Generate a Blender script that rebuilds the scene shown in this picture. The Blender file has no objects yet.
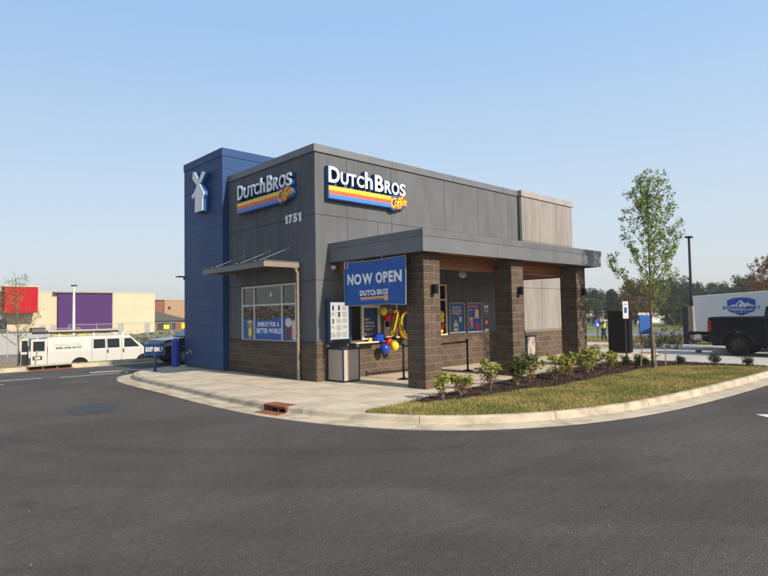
import bpy, bmesh, math, random
import numpy as np
from mathutils import Vector, Matrix
random.seed(7); np.random.seed(7)
C = bpy.context.scene.collection
S = bpy.context.scene
R = math.radians

# ------------------------------------------------------------------ camera
CAM = (-9.4452, -12.8313, 1.8566); YAW, PITCH, ROLL, F = 0.8169967, 0.0448246, -0.01763, 569.45
HAZE = .0006
LINE0, LINE1 = (-5.96, -9.11), (1.08, -10.34)
def cam_axes():
    f = np.array([math.cos(PITCH)*math.cos(YAW), math.cos(PITCH)*math.sin(YAW), math.sin(PITCH)])
    r = np.array([math.sin(YAW), -math.cos(YAW), 0.]); u = np.cross(r, f)
    c, s = math.cos(ROLL), math.sin(ROLL)
    return c*r+s*u, -s*r+c*u, f
AX = cam_axes()
cd = bpy.data.cameras.new('camera'); cam = bpy.data.objects.new('camera', cd); C.objects.link(cam)
cd.sensor_width = 36; cd.lens = F/768*36; cd.clip_start = .1; cd.clip_end = 5000
cam.matrix_world = Matrix(((AX[0][0], AX[1][0], -AX[2][0], CAM[0]), (AX[0][1], AX[1][1], -AX[2][1], CAM[1]),
                           (AX[0][2], AX[1][2], -AX[2][2], CAM[2]), (0, 0, 0, 1)))
S.camera = cam
S.render.resolution_x, S.render.resolution_y = 1024, 768
def at(px, py, dist, z=None):
    """point in the place seen at a photo pixel, at a horizontal distance (metres) from the camera"""
    d = AX[0]*(px-384)/F - AX[1]*(py-288)/F + AX[2]
    t = dist/math.hypot(d[0], d[1])
    p = np.array(CAM)+d*t
    return (p[0], p[1], p[2] if z is None else z)

# ------------------------------------------------------------------ world, sun, exposure
W = bpy.data.worlds.new('World'); S.world = W; W.use_nodes = True
nt = W.node_tree; nt.nodes.clear()
sky = nt.nodes.new('ShaderNodeTexSky'); sky.sky_type = 'NISHITA'; sky.sun_disc = False
LD = Vector((-.10, 1, -.60)).normalized()
sky.sun_elevation = math.asin(-LD.z); sky.sun_rotation = math.atan2(-LD.x, -LD.y)
sky.altitude = 100; sky.air_density = 1.0; sky.dust_density = 2.2; sky.ozone_density = 1.6
bg = nt.nodes.new('ShaderNodeBackground'); bg.inputs[1].default_value = .15
wo = nt.nodes.new('ShaderNodeOutputWorld')
# hazy morning veil over the clear-sky model: pale grey-blue, whiter towards the horizon all the way round
tcw = nt.nodes.new('ShaderNodeTexCoord'); sep = nt.nodes.new('ShaderNodeSeparateXYZ'); nt.links.new(tcw.outputs['Generated'], sep.inputs[0])
rmp = nt.nodes.new('ShaderNodeValToRGB'); e = rmp.color_ramp.elements
HZ = [(0.0, (.48, .495, .51)), (.06, (.50, .535, .565)), (.20, (.445, .545, .65)), (.46, (.285, .465, .71)), (.7, (.34, .47, .64)), (1.0, (.40, .47, .56))]
e[0].position = 0; e[0].color = (*HZ[0][1], 1); e[1].position = 1; e[1].color = (*HZ[-1][1], 1)
for pz, cz in HZ[1:-1]: q_ = e.new(pz); q_.color = (*cz, 1)
nt.links.new(sep.outputs[2], rmp.inputs[0])
sc_ = nt.nodes.new('ShaderNodeVectorMath'); sc_.operation = 'SCALE'; sc_.inputs['Scale'].default_value = 3.8; nt.links.new(rmp.outputs[0], sc_.inputs[0])
mrw = nt.nodes.new('ShaderNodeMapRange'); mrw.inputs[1].default_value = -1; mrw.inputs[3].default_value = 3.3; mrw.inputs[4].default_value = 4.5
nt.links.new(sep.outputs[0], mrw.inputs[0]); nt.links.new(mrw.outputs[0], sc_.inputs['Scale'])
mxw = nt.nodes.new('ShaderNodeMix'); mxw.data_type = 'RGBA'; mxw.inputs[0].default_value = .86
nt.links.new(sky.outputs[0], mxw.inputs[6]); nt.links.new(sc_.outputs[0], mxw.inputs[7])
nt.links.new(mxw.outputs[2], bg.inputs[0]); nt.links.new(bg.outputs[0], wo.inputs[0])
sl = bpy.data.lights.new('sun', 'SUN'); sl.energy = 3.2; sl.angle = R(1.0); sl.color = (1, .88, .72)
so = bpy.data.objects.new('sun', sl); C.objects.link(so); so.location = (5, -30, 20)
so.rotation_euler = LD.to_track_quat('-Z', 'Y').to_euler()
S.view_settings.view_transform = 'Standard'; S.view_settings.look = 'None'
S.view_settings.exposure = .95; S.view_settings.gamma = 1

# ------------------------------------------------------------------ materials
M = {}
def mat(name, col, col2=None, rough=.8, metal=0, scale=4., stretch=(1, 1, 1), detail=4, bump=0, bscale=60, rnd=0, spec=.5, emit=None,
        speck=0, sscale=120, trans=0, contrast=(.35, .65), attr=None, sub=0):
    m = bpy.data.materials.new(name); m.use_nodes = True; n = m.node_tree.nodes; l = m.node_tree.links
    b = n['Principled BSDF']; b.inputs['Roughness'].default_value = rough; b.inputs['Metallic'].default_value = metal
    b.inputs['Specular IOR Level'].default_value = spec
    tc = n.new('ShaderNodeTexCoord'); mp = n.new('ShaderNodeMapping'); mp.inputs['Scale'].default_value = stretch
    l.new(tc.outputs['Object'], mp.inputs[0])
    def rgb(c): return (c[0], c[1], c[2], 1)
    out = None
    if col2:
        nz = n.new('ShaderNodeTexNoise'); nz.inputs['Scale'].default_value = scale; nz.inputs['Detail'].default_value = detail
        l.new(mp.outputs[0], nz.inputs[0])
        mr = n.new('ShaderNodeMapRange'); mr.inputs[1].default_value, mr.inputs[2].default_value = contrast
        l.new(nz.outputs[0], mr.inputs[0])
        mx = n.new('ShaderNodeMix'); mx.data_type = 'RGBA'; mx.inputs[6].default_value = rgb(col); mx.inputs[7].default_value = rgb(col2)
        l.new(mr.outputs[0], mx.inputs[0]); out = mx.outputs[2]
    else:
        r = n.new('ShaderNodeRGB'); r.outputs[0].default_value = rgb(col); out = r.outputs[0]
    def mul(fac_socket, lo, hi, src):
        mr = n.new('ShaderNodeMapRange'); mr.inputs[3].default_value = lo; mr.inputs[4].default_value = hi
        l.new(fac_socket, mr.inputs[0])
        vm = n.new('ShaderNodeVectorMath'); vm.operation = 'SCALE'; l.new(src, vm.inputs[0]); l.new(mr.outputs[0], vm.inputs['Scale'])
        return vm.outputs[0]
    if speck:
        n2 = n.new('ShaderNodeTexNoise'); n2.inputs['Scale'].default_value = sscale; n2.inputs['Detail'].default_value = 2
        l.new(tc.outputs['Object'], n2.inputs[0]); out = mul(n2.outputs[0], 1-speck, 1+speck, out)
    if rnd:
        oi = n.new('ShaderNodeObjectInfo'); out = mul(oi.outputs['Random'], 1-rnd, 1+rnd, out)
    if attr:
        a = n.new('ShaderNodeAttribute'); a.attribute_name = attr; out = mul(a.outputs['Fac'], 1-.4, 1+.4, out)
    l.new(out, b.inputs['Base Color'])
    if bump:
        n3 = n.new('ShaderNodeTexNoise'); n3.inputs['Scale'].default_value = bscale; n3.inputs['Detail'].default_value = 3
        l.new(tc.outputs['Object'], n3.inputs[0])
        bp = n.new('ShaderNodeBump'); bp.inputs['Strength'].default_value = bump; bp.inputs['Distance'].default_value = .02
        l.new(n3.outputs[0], bp.inputs['Height']); l.new(bp.outputs[0], b.inputs['Normal'])
    if trans: b.inputs['Transmission Weight'].default_value = trans
    if emit: b.inputs['Emission Color'].default_value = rgb(emit[:3]); b.inputs['Emission Strength'].default_value = emit[3]
    M[name] = m; return m

def leafmat(name, col, col2, rough=.55):
    m = mat(name, col, col2, rough=rough, scale=1.5, attr='tint', spec=.3)
    n = m.node_tree.nodes; l = m.node_tree.links; b = n['Principled BSDF']
    tr = n.new('ShaderNodeBsdfTranslucent'); mx = n.new('ShaderNodeMixShader'); mx.inputs[0].default_value = .3
    src = b.inputs['Base Color'].links[0].from_socket; l.new(src, tr.inputs[0])
    l.new(b.outputs[0], mx.inputs[1]); l.new(tr.outputs[0], mx.inputs[2]); l.new(mx.outputs[0], n['Material Output'].inputs[0])
    return m

mat('stucco', (.128, .135, .145), (.100, .107, .117), rough=.9, scale=1.6, stretch=(1.6, 1.6, .35), detail=6, bump=.25, bscale=35, speck=.12, sscale=50, rnd=.03, spec=.25)
mat('tan_stucco', (.27, .252, .236), (.21, .197, .186), rough=.9, scale=1.6, stretch=(1.6, 1.6, .35), detail=6, bump=.25, bscale=35, speck=.1, sscale=50, rnd=.03, spec=.25)
mat('coping', (.165, .172, .185), (.14, .147, .158), rough=.45, metal=.25, scale=2)
mat('tan_coping', (.32, .30, .28), (.27, .25, .235), rough=.5, scale=2)
mat('blue_clad', (.008, .055, .178), (.006, .045, .150), rough=.5, metal=.0, spec=.3, scale=.8, rnd=.06)
mat('block', (.135, .096, .068), (.068, .050, .037), rough=.95, scale=26, detail=6, bump=.6, bscale=70, rnd=.2, spec=.2, speck=.35, sscale=140)
mat('mortar', (.24, .215, .185), (.19, .17, .15), rough=.95, scale=10)
mat('wood', (.46, .165, .04), (.22, .075, .02), rough=.5, scale=6, stretch=(.7, 3, 12), detail=6, rnd=.2)
mat('cream', (.70, .62, .48), rough=.5)
mat('frame', (.62, .60, .54), rough=.45)
mat('tan_metal', (.235, .195, .155), (.20, .165, .13), rough=.5, metal=.1)
mat('navy', (.010, .034, .105), rough=.45)
mat('navy_frame', (.006, .016, .055), rough=.4)
mat('sign_blue', (.004, .07, .25), rough=.4)
mat('sign_white', (.85, .86, .86), rough=.4)
mat('yellow', (.95, .62, .02), rough=.45)
mat('orange', (.85, .12, .03), rough=.45)
mat('stripe_blue', (.05, .19, .68), rough=.45)
mat('red', (.62, .015, .02), rough=.4)
mat('banner', (.006, .10, .42), (.005, .085, .36), rough=.55, scale=3)
mat('black', (.006, .006, .008), rough=.6, spec=.15)
mat('black_gloss', (.006, .007, .01), rough=.12)
mat('charcoal', (.016, .018, .022), rough=.6, spec=.2)
mat('white', (.75, .75, .73), rough=.5)
mat('offwhite', (.62, .60, .54), rough=.6)
mat('grey', (.30, .31, .31), rough=.6)
mat('dgrey', (.09, .09, .095), rough=.6)
mat('int_wall', (.30, .29, .27), rough=.8)
mat('bin_panel', (.42, .36, .29), (.38, .32, .26), rough=.6, scale=3)
mat('asphalt', (.090, .080, .076), (.072, .065, .062), rough=.93, scale=.45, stretch=(1, .6, 1), detail=7, bump=.9, bscale=80, speck=.4, sscale=75, spec=.28)
mat('asphalt_patch', (.030, .036, .046), (.038, .042, .048), rough=.8, scale=3, bump=.4, bscale=90, speck=.3, sscale=80)
mat('concrete', (.54, .465, .355), (.35, .30, .225), rough=.9, contrast=(.40, .74), scale=1.1, detail=7, bump=.2, bscale=90, speck=.12, sscale=60, rnd=.045)
mat('lane_concrete', (.44, .42, .385), (.37, .355, .325), rough=.9, scale=.8, detail=7, bump=.2, bscale=80, speck=.12, sscale=50, rnd=.04)
mat('kerb', (.48, .41, .305), (.27, .23, .17), rough=.9, contrast=(.42, .72), scale=2.6, detail=8, bump=.3, bscale=80, speck=.2, sscale=60, rnd=.08)
mat('joint', (.10, .085, .065), rough=1)
mat('rust', (.33, .10, .032), (.15, .045, .018), rough=.9, scale=9, detail=6, bump=.5, bscale=60)
mat('paint_white', (.70, .70, .68), (.5, .5, .49), rough=.8, scale=12)
mat('soil', (.10, .085, .035), (.15, .12, .05), rough=1, scale=3)
mat('mulch', (.035, .018, .012), (.018, .010, .008), rough=1, scale=20, bump=.8, bscale=40)
mat('mulch_chip', (.06, .03, .02), rough=1, attr='tint')
mat('bark', (.17, .13, .095), (.10, .075, .055), rough=.9, scale=30, bump=.4)
mat('stake_wood', (.42, .29, .17), (.32, .21, .12), rough=.9, scale=8, stretch=(4, 4, .6))
mat('twig', (.26, .16, .11), rough=.8)
leafmat('leaf_shrub', (.33, .31, .05), (.14, .19, .03))
leafmat('leaf_shrub_dark', (.12, .14, .03), (.06, .085, .02))
leafmat('leaf_pink', (.34, .20, .12), (.25, .16, .09))
leafmat('leaf_box', (.05, .085, .015), (.03, .055, .012))
leafmat('leaf_tree', (.24, .30, .04), (.11, .17, .025))
leafmat('leaf_far', (.036, .052, .018), (.022, .034, .014), .8)
leafmat('leaf_far2', (.065, .08, .022), (.04, .055, .018), .8)
leafmat('leaf_brown', (.15, .085, .03), (.10, .065, .025), .8)
leafmat('leaf_red', (.19, .06, .03), (.12, .06, .03), .8)
leafmat('dry_leaf', (.16, .12, .06), (.10, .08, .045), .8)
mat('field', (.15, .15, .045), (.09, .105, .03), rough=1, scale=.12, detail=6, bump=.4, bscale=6)
mat('lot', (.18, .165, .15), (.15, .135, .125), rough=.95, scale=.15, detail=5)
mat('dirt', (.25, .18, .13), (.20, .14, .10), rough=1, scale=.4)
mat('road', (.17, .18, .20), (.14, .15, .17), rough=.9, scale=.5)
mat('store_cream', (.55, .465, .33), (.52, .44, .31), rough=.95, spec=.1, scale=.3)
mat('store_purple', (.062, .024, .110), rough=.95, spec=.1)
mat('store_red', (.36, .006, .012), rough=.95, spec=.05)
mat('brick_red', (.22, .075, .045), (.18, .06, .035), rough=.9, scale=2)
mat('brick_tan', (.34, .22, .13), (.30, .19, .11), rough=.9, scale=1)
mat('shingle', (.075, .08, .085), (.055, .06, .065), rough=.9, scale=2)
mat('glass_dark', (.02, .025, .03), rough=.06, spec=.6)
mat('van_white', (.50, .50, .465), rough=.3)
mat('truck_paint', (.004, .007, .016), rough=.18, spec=.35)
mat('suv_paint', (.010, .018, .036), rough=.16, spec=.5)
mat('rubber', (.012, .012, .012), rough=.9, spec=.15, bump=.4, bscale=50)
mat('chrome', (.55, .56, .58), rough=.18, metal=1)
mat('rim_dark', (.05, .05, .052), rough=.35, metal=.8)
mat('trailer_white', (.76, .78, .77), (.73, .75, .74), rough=.4, scale=1)
mat('pillar_block', (.30, .25, .20), (.24, .20, .165), rough=.9, scale=8); mat('gate_steel', (.020, .026, .042), rough=.6)
mat('logo_blue', (.012, .085, .42), rough=.5)
mat('gold_foil', (.85, .55, .06), rough=.16, metal=1)
mat('b_yellow', (.85, .62, .03), rough=.25)
mat('b_blue', (.01, .05, .42), rough=.25)
mat('b_red', (.65, .012, .02), rough=.25)
mat('b_pink', (.55, .36, .36), rough=.25)
mat('hivis', (.45, .75, .03), rough=.7)
mat('skin', (.42, .22, .15), rough=.6)
mat('cloth_dark', (.012, .013, .017), rough=.9)
mat('headlight', (.6, .62, .66), rough=.1, metal=.5)
mat('tail_red', (.35, .01, .012), rough=.2)
mat('poster_blue', (.012, .10, .28), rough=.5)
mat('poster_blue2', (.025, .06, .30), rough=.5)
mat('poster_navy', (.008, .03, .12), rough=.5)
mat('menu_paper_glow', (.72, .70, .62), rough=.6, emit=(1, .95, .84, .28))  # mild glow added to keep the menu sheet bright in the column's shadow
mat('peach', (.80, .42, .25), rough=.6)
mat('green_print', (.22, .30, .05), rough=.6)
mat('brown_print', (.14, .06, .025), rough=.6)
mat('f_red', (.26, .02, .025), rough=.7); mat('f_green', (.09, .12, .04), rough=.7); mat('f_yellow', (.36, .27, .07), rough=.7); mat('f_grey', (.14, .15, .14), rough=.7)
mat('lamp_green', (.75, .8, .35), rough=.5)
mat('leafy', (.05, .10, .02), rough=.6)
def glassmat():
    m = bpy.data.materials.new('glass'); m.use_nodes = True; n = m.node_tree.nodes; l = m.node_tree.links
    n.remove(n['Principled BSDF']); g = n.new('ShaderNodeBsdfGlossy'); g.inputs['Roughness'].default_value = .02
    t = n.new('ShaderNodeBsdfTransparent'); t.inputs[0].default_value = (.72, .77, .76, 1)
    f = n.new('ShaderNodeFresnel'); f.inputs[0].default_value = 2.0
    x = n.new('ShaderNodeMixShader'); l.new(f.outputs[0], x.inputs[0]); l.new(t.outputs[0], x.inputs[1]); l.new(g.outputs[0], x.inputs[2])
    l.new(x.outputs[0], n['Material Output'].inputs[0]); M['glass'] = m
glassmat()
def chainlink():
    m = bpy.data.materials.new('chainlink'); m.use_nodes = True; n = m.node_tree.nodes; l = m.node_tree.links
    b = n['Principled BSDF']; b.inputs['Base Color'].default_value = (.20, .19, .18, 1)
    t = n.new('ShaderNodeBsdfTransparent'); x = n.new('ShaderNodeMixShader'); x.inputs[0].default_value = .05
    l.new(t.outputs[0], x.inputs[1]); l.new(b.outputs[0], x.inputs[2]); l.new(x.outputs[0], n['Material Output'].inputs[0]); M['chainlink'] = m
chainlink()

def asphalt_detail():
    n = M['asphalt'].node_tree.nodes; l = M['asphalt'].node_tree.links; b = n['Principled BSDF']; src = b.inputs['Base Color'].links[0].from_socket
    tc = n.new('ShaderNodeTexCoord')
    def noise(scale, stretch, rot, lo, hi, a, c, dist=0):
        mp = n.new('ShaderNodeMapping'); mp.inputs['Scale'].default_value = stretch; mp.inputs['Rotation'].default_value = (0, 0, rot); l.new(tc.outputs['Object'], mp.inputs[0])
        z = n.new('ShaderNodeTexNoise'); z.inputs['Scale'].default_value = scale; z.inputs['Detail'].default_value = 5; z.inputs['Distortion'].default_value = dist; l.new(mp.outputs[0], z.inputs[0])
        r = n.new('ShaderNodeMapRange'); r.inputs[1].default_value = a; r.inputs[2].default_value = c; r.inputs[3].default_value = lo; r.inputs[4].default_value = hi; l.new(z.outputs[0], r.inputs[0]); return r.outputs[0]
    def mulc(s_, f):
        v = n.new('ShaderNodeVectorMath'); v.operation = 'SCALE'; l.new(s_, v.inputs[0]); l.new(f, v.inputs['Scale']); return v.outputs[0]
    src = mulc(src, noise(.5, (.25, 1.6, 1), R(28), .92, 1.08, .35, .65, .6))      # paving pulls and tyre-worn lanes
    src = mulc(src, noise(.22, (1, 1, 1), 0, .84, 1.0, .40, .50, 1.5))              # large darker, damp-looking patches
    src = mulc(src, noise(95, (1, 1, 1), 0, .50, 1.75, .3, .78))                   # aggregate
    src = mulc(src, noise(9, (.15, 1.8, 1), R(-40), .93, 1.07, .3, .7))
    src = mulc(src, noise(1.7, (1, 1, 1), 0, 1.0, .80, .66, .72, .3))                 # oil spots
    src = mulc(src, noise(14, (1, 1, 1), 0, .90, 1.12, .3, .7))
    # hairline cracks
    vo = n.new('ShaderNodeTexVoronoi'); vo.feature = 'DISTANCE_TO_EDGE'; vo.inputs['Scale'].default_value = .16
    mpn = n.new('ShaderNodeMixRGB'); nz = n.new('ShaderNodeTexNoise'); nz.inputs['Scale'].default_value = 1.2; nz.inputs['Detail'].default_value = 6
    l.new(tc.outputs['Object'], nz.inputs[0]); mpn.inputs[0].default_value = .28; l.new(tc.outputs['Object'], mpn.inputs[1]); l.new(nz.outputs[1], mpn.inputs[2]); l.new(mpn.outputs[0], vo.inputs['Vector'])
    rc = n.new('ShaderNodeMapRange'); rc.inputs[1].default_value = .0; rc.inputs[2].default_value = .0022; rc.inputs[3].default_value = .85; rc.inputs[4].default_value = 1.0; l.new(vo.outputs['Distance'], rc.inputs[0])
    src = mulc(src, rc.outputs[0])
    # curved tyre tracks round the island, and one straight paving joint
    def ring(cx, cy, r, w, dark):
        d = n.new('ShaderNodeVectorMath'); d.operation = 'DISTANCE'; l.new(tc.outputs['Object'], d.inputs[0]); d.inputs[1].default_value = (cx, cy, -.15)
        m1 = n.new('ShaderNodeMath'); m1.operation = 'SUBTRACT'; l.new(d.outputs['Value'], m1.inputs[0]); m1.inputs[1].default_value = r
        m2 = n.new('ShaderNodeMath'); m2.operation = 'ABSOLUTE'; l.new(m1.outputs[0], m2.inputs[0])
        q = n.new('ShaderNodeMapRange'); q.interpolation_type = 'SMOOTHSTEP'; q.inputs[1].default_value = 0; q.inputs[2].default_value = w; q.inputs[3].default_value = dark; q.inputs[4].default_value = 1; l.new(m2.outputs[0], q.inputs[0]); return q.outputs[0]
    for a_ in ((4, 3, 12.3, .34, .88), (4, 3, 13.9, .34, .90), (8, 2, 16.2, .3, .92), (8, 2, 17.8, .3, .92), (-30, 9, 27.5, .3, .93), (-30, 9, 29.2, .3, .93)): src = mulc(src, ring(*a_))
    def line(p0, p1, w, gain):
        dx, dy = p1[0]-p0[0], p1[1]-p0[1]; L_ = math.hypot(dx, dy); nx_, ny_ = -dy/L_, dx/L_
        d = n.new('ShaderNodeVectorMath'); d.operation = 'DOT_PRODUCT'; l.new(tc.outputs['Object'], d.inputs[0]); d.inputs[1].default_value = (nx_, ny_, 0)
        m1 = n.new('ShaderNodeMath'); m1.operation = 'SUBTRACT'; l.new(d.outputs['Value'], m1.inputs[0]); m1.inputs[1].default_value = nx_*p0[0]+ny_*p0[1]
        m2 = n.new('ShaderNodeMath'); m2.operation = 'ABSOLUTE'; l.new(m1.outputs[0], m2.inputs[0])
        q = n.new('ShaderNodeMapRange'); q.inputs[1].default_value = 0; q.inputs[2].default_value = w; q.inputs[3].default_value = gain; q.inputs[4].default_value = 1; l.new(m2.outputs[0], q.inputs[0]); return q.outputs[0]
    src = mulc(src, line(LINE0, LINE1, .03, 1.16))
    l.new(src, b.inputs['Base Color'])
asphalt_detail()

# ------------------------------------------------------------------ builders
class MB:
    def __init__(s): s.v = []; s.f = []; s.m = []; s.mats = []
    def mi(s, name):
        if name not in s.mats: s.mats.append(name)
        return s.mats.index(name)
    def add(s, vs, fs, mn=None):
        o = len(s.v); s.v += [tuple(map(float, v)) for v in vs]; k = s.mi(mn) if mn else 0
        for f in fs: s.f.append([i+o for i in f]); s.m.append(k)
        return s
    def box(s, x0, x1, y0, y1, z0, z1, mn=None):
        v = [(x0,y0,z0),(x1,y0,z0),(x1,y1,z0),(x0,y1,z0),(x0,y0,z1),(x1,y0,z1),(x1,y1,z1),(x0,y1,z1)]
        return s.add(v, [(0,3,2,1),(4,5,6,7),(0,1,5,4),(1,2,6,5),(2,3,7,6),(3,0,4,7)], mn)
    def frame_box(s, o, U, V, N, u0, u1, v0, v1, n0, n1, mn=None):
        o, U, V, N = map(Vector, (o, U, V, N))
        P = lambda a, b, c: o+U*a+V*b+N*c
        v = [P(u0,v0,n0),P(u1,v0,n0),P(u1,v1,n0),P(u0,v1,n0),P(u0,v0,n1),P(u1,v0,n1),P(u1,v1,n1),P(u0,v1,n1)]
        return s.add(v, [(0,3,2,1),(4,5,6,7),(0,1,5,4),(1,2,6,5),(2,3,7,6),(3,0,4,7)], mn)
    def prism(s, poly, axis, a, b, mn=None, ins=0, fn=None):
        """poly of 2D points in the plane of the other two axes, extruded along axis from a to b"""
        n = len(poly)
        def P(p, t):
            if axis == 'x': return (t, p[0], p[1])
            if axis == 'y': return (p[0], t, p[1])
            return (p[0], p[1], t)
        v = [P(p, a) for p in poly]+[P(p, b) for p in poly]
        fs = [tuple(range(n)), tuple(range(2*n-1, n-1, -1))]+[(i, n+i, n+(i+1) % n, (i+1) % n) for i in range(n)]
        return s.add(v, fs, mn)
    def tube(s, pts, rad, n=8, mn=None, cap=True):
        pts = [Vector(p) for p in pts]
        if not isinstance(rad, (list, tuple)): rad = [rad]*len(pts)
        vs = []; fs = []; up = Vector((0, 0, 1)); prev = None
        for i, p in enumerate(pts):
            d = (pts[min(i+1, len(pts)-1)]-pts[max(i-1, 0)]).normalized()
            if prev is None:
                a = d.cross(up)
                if a.length < .05: a = d.cross(Vector((1, 0, 0)))
            else: a = prev - d*prev.dot(d)
            a.normalize(); prev = a; b = d.cross(a)
            for k in range(n):
                t = 2*math.pi*k/n; vs.append(p+(a*math.cos(t)+b*math.sin(t))*rad[i])
        for i in range(len(pts)-1):
            for k in range(n):
                fs.append((i*n+k, i*n+(k+1) % n, (i+1)*n+(k+1) % n, (i+1)*n+k))
        if cap: fs += [tuple(range(n-1, -1, -1)), tuple(range((len(pts)-1)*n, len(pts)*n))]
        return s.add(vs, fs, mn)
    def lathe(s, prof, c=(0, 0, 0), axis='z', n=24, mn=None, cap=True):
        """prof = [(radius, height)]"""
        vs = []; fs = []
        for r, h in prof:
            for k in range(n):
                t = 2*math.pi*k/n; a, b = r*math.cos(t), r*math.sin(t)
                q = {'z': (a, b, h), 'y': (a, h, b), 'x': (h, a, b)}[axis]
                vs.append((q[0]+c[0], q[1]+c[1], q[2]+c[2]))
        for i in range(len(prof)-1):
            for k in range(n): fs.append((i*n+k, i*n+(k+1) % n, (i+1)*n+(k+1) % n, (i+1)*n+k))
        if cap: fs += [tuple(range(n-1, -1, -1)), tuple(range((len(prof)-1)*n, len(prof)*n))]
        return s.add(vs, fs, mn)
    def build(s, name, mt=None, parent=None, smooth=False, bevel=0, seg=2, loc=None, weld=False):
        me = bpy.data.meshes.new(name); me.from_pydata(s.v, [], s.f); me.update()
        if mt: me.materials.append(M[mt])
        else:
            for k in s.mats: me.materials.append(M[k])
            me.polygons.foreach_set('material_index', s.m)
        bm = bmesh.new(); bm.from_mesh(me)
        if weld: bmesh.ops.remove_doubles(bm, verts=bm.verts, dist=1e-4)
        bmesh.ops.recalc_face_normals(bm, faces=bm.faces); bm.to_mesh(me); bm.free()
        o = bpy.data.objects.new(name, me); C.objects.link(o)
        if parent: o.parent = parent
        if loc: o.location = loc
        if smooth: me.polygons.foreach_set('use_smooth', [True]*len(me.polygons))
        if bevel:
            b = o.modifiers.new('bevel', 'BEVEL'); b.width = bevel; b.segments = seg; b.limit_method = 'ANGLE'; b.angle_limit = R(40)
            if seg > 1:
                me.polygons.foreach_set('use_smooth', [True]*len(me.polygons))
                w = o.modifiers.new('wn', 'WEIGHTED_NORMAL'); w.keep_sharp = False
        return o
def copyobj(o, name=None, parent=None, loc=None, rot=None):
    c = o.copy(); C.objects.link(c); c.parent = parent
    if loc is not None: c.location = loc
    if rot is not None: c.rotation_euler = rot
    if name: c.name = name
    return c
def copytree(o, loc, rz=0, sc=None, label=None):
    r = copyobj(o, loc=loc, rot=(0, 0, rz))
    if sc: r.scale = (sc, sc, sc)
    if label: r['label'] = label
    for ch in list(o.children):
        c = copyobj(ch, parent=r)
        for g in ch.children: copyobj(g, parent=c)
    return r
def tag(o, label=None, cat=None, group=None, kind=None):
    for k, v in (('label', label), ('category', cat), ('group', group), ('kind', kind)):
        if v: o[k] = v
    return o
def thing(name, label, cat, loc=(0, 0, 0), rz=0, group=None):
    o = bpy.data.objects.new(name, None); C.objects.link(o); o.location = loc; o.rotation_euler = (0, 0, rz); o.empty_display_size = .2
    return tag(o, label, cat, group)
def part(name, parent):
    o = bpy.data.objects.new(name, None); C.objects.link(o); o.parent = parent; return o
def poly_sheet(name, pts, z, mt, kind='structure', parent=None, thick=0):
    b = MB(); n = len(pts); vs = [(p[0], p[1], z) for p in pts]
    if thick: b.prism(pts, 'z', z-thick, z)
    else: b.add(vs, [tuple(range(n))])
    o = b.build(name, mt, parent)
    if not thick:
        if o.data.polygons[0].normal.z < 0: o.data.flip_normals()
    bm = bmesh.new(); bm.from_mesh(o.data); bmesh.ops.triangulate(bm, faces=bm.faces); bm.to_mesh(o.data); bm.free()
    return tag(o, kind=kind) if not parent else o

# glyphs from the built-in font
GC = {}
def glyph(ch, offset=0.0):
    k = (ch, offset)
    if k in GC: return GC[k]
    cu = bpy.data.curves.new('g', 'FONT'); cu.body = ch; cu.size = 1; cu.offset = offset; cu.resolution_u = 3; cu.fill_mode = 'FRONT'
    o = bpy.data.objects.new('g', cu); C.objects.link(o); dg = bpy.context.evaluated_depsgraph_get()
    me = bpy.data.meshes.new_from_object(o.evaluated_get(dg)); bpy.data.objects.remove(o)
    bm = bmesh.new(); bm.from_mesh(me); bmesh.ops.remove_doubles(bm, verts=bm.verts, dist=1e-5)
    vs = [(v.co.x, v.co.y) for v in bm.verts]; fs = [[v.index for v in f.verts] for f in bm.faces]
    be = [[v.index for v in e.verts] for e in bm.edges if len(e.link_faces) == 1]
    bm.free(); bpy.data.meshes.remove(me)
    xs = [v[0] for v in vs] or [0, .3]; ys = [v[1] for v in vs] or [0, 0]
    GC[k] = (vs, fs, be, (min(xs), max(xs), min(ys), max(ys))); return GC[k]
ONE = ([(.10, 0), (.30, 0), (.30, .7), (.16, .7), (0, .56), (0, .45), (.10, .50)], [[0, 1, 2, 3, 4, 5, 6]], [[0, 1], [1, 2], [2, 3], [3, 4], [4, 5], [5, 6], [6, 0]], (0, .30, 0, .7))
def add_glyph(b, ch, fr, u0, u1, v0, v1, n0, n1, mn=None, offset=.0, shear=0, grow=0, bb=None):
    """glyph stretched into the rect (u0..u1, v0..v1) of frame fr=(o,U,V,N), from depth n0 to n1"""
    vs, fs, be, bx = ONE if ch == '1' else glyph(ch, offset); o, U, V, N = map(Vector, fr)
    bx = bb or bx; u0 -= grow; u1 += grow; v0 -= grow; v1 += grow
    sx = (u1-u0)/max(bx[1]-bx[0], 1e-3); sy = (v1-v0)/max(bx[3]-bx[2], 1e-3)
    def P(v, n):
        a = u0+(v[0]-bx[0])*sx; c = v0+(v[1]-bx[2])*sy
        return o+U*(a+shear*(c-v0))+V*c+N*n
    n = len(vs)
    if n1 - n0 > 1e-4:
        b.add([P(v, n1) for v in vs]+[P(v, n0) for v in vs], [tuple(f) for f in fs]+[(e[0], e[1], e[1]+n, e[0]+n) for e in be], mn)
    else: b.add([P(v, n1) for v in vs], [tuple(f) for f in fs], mn)
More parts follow.
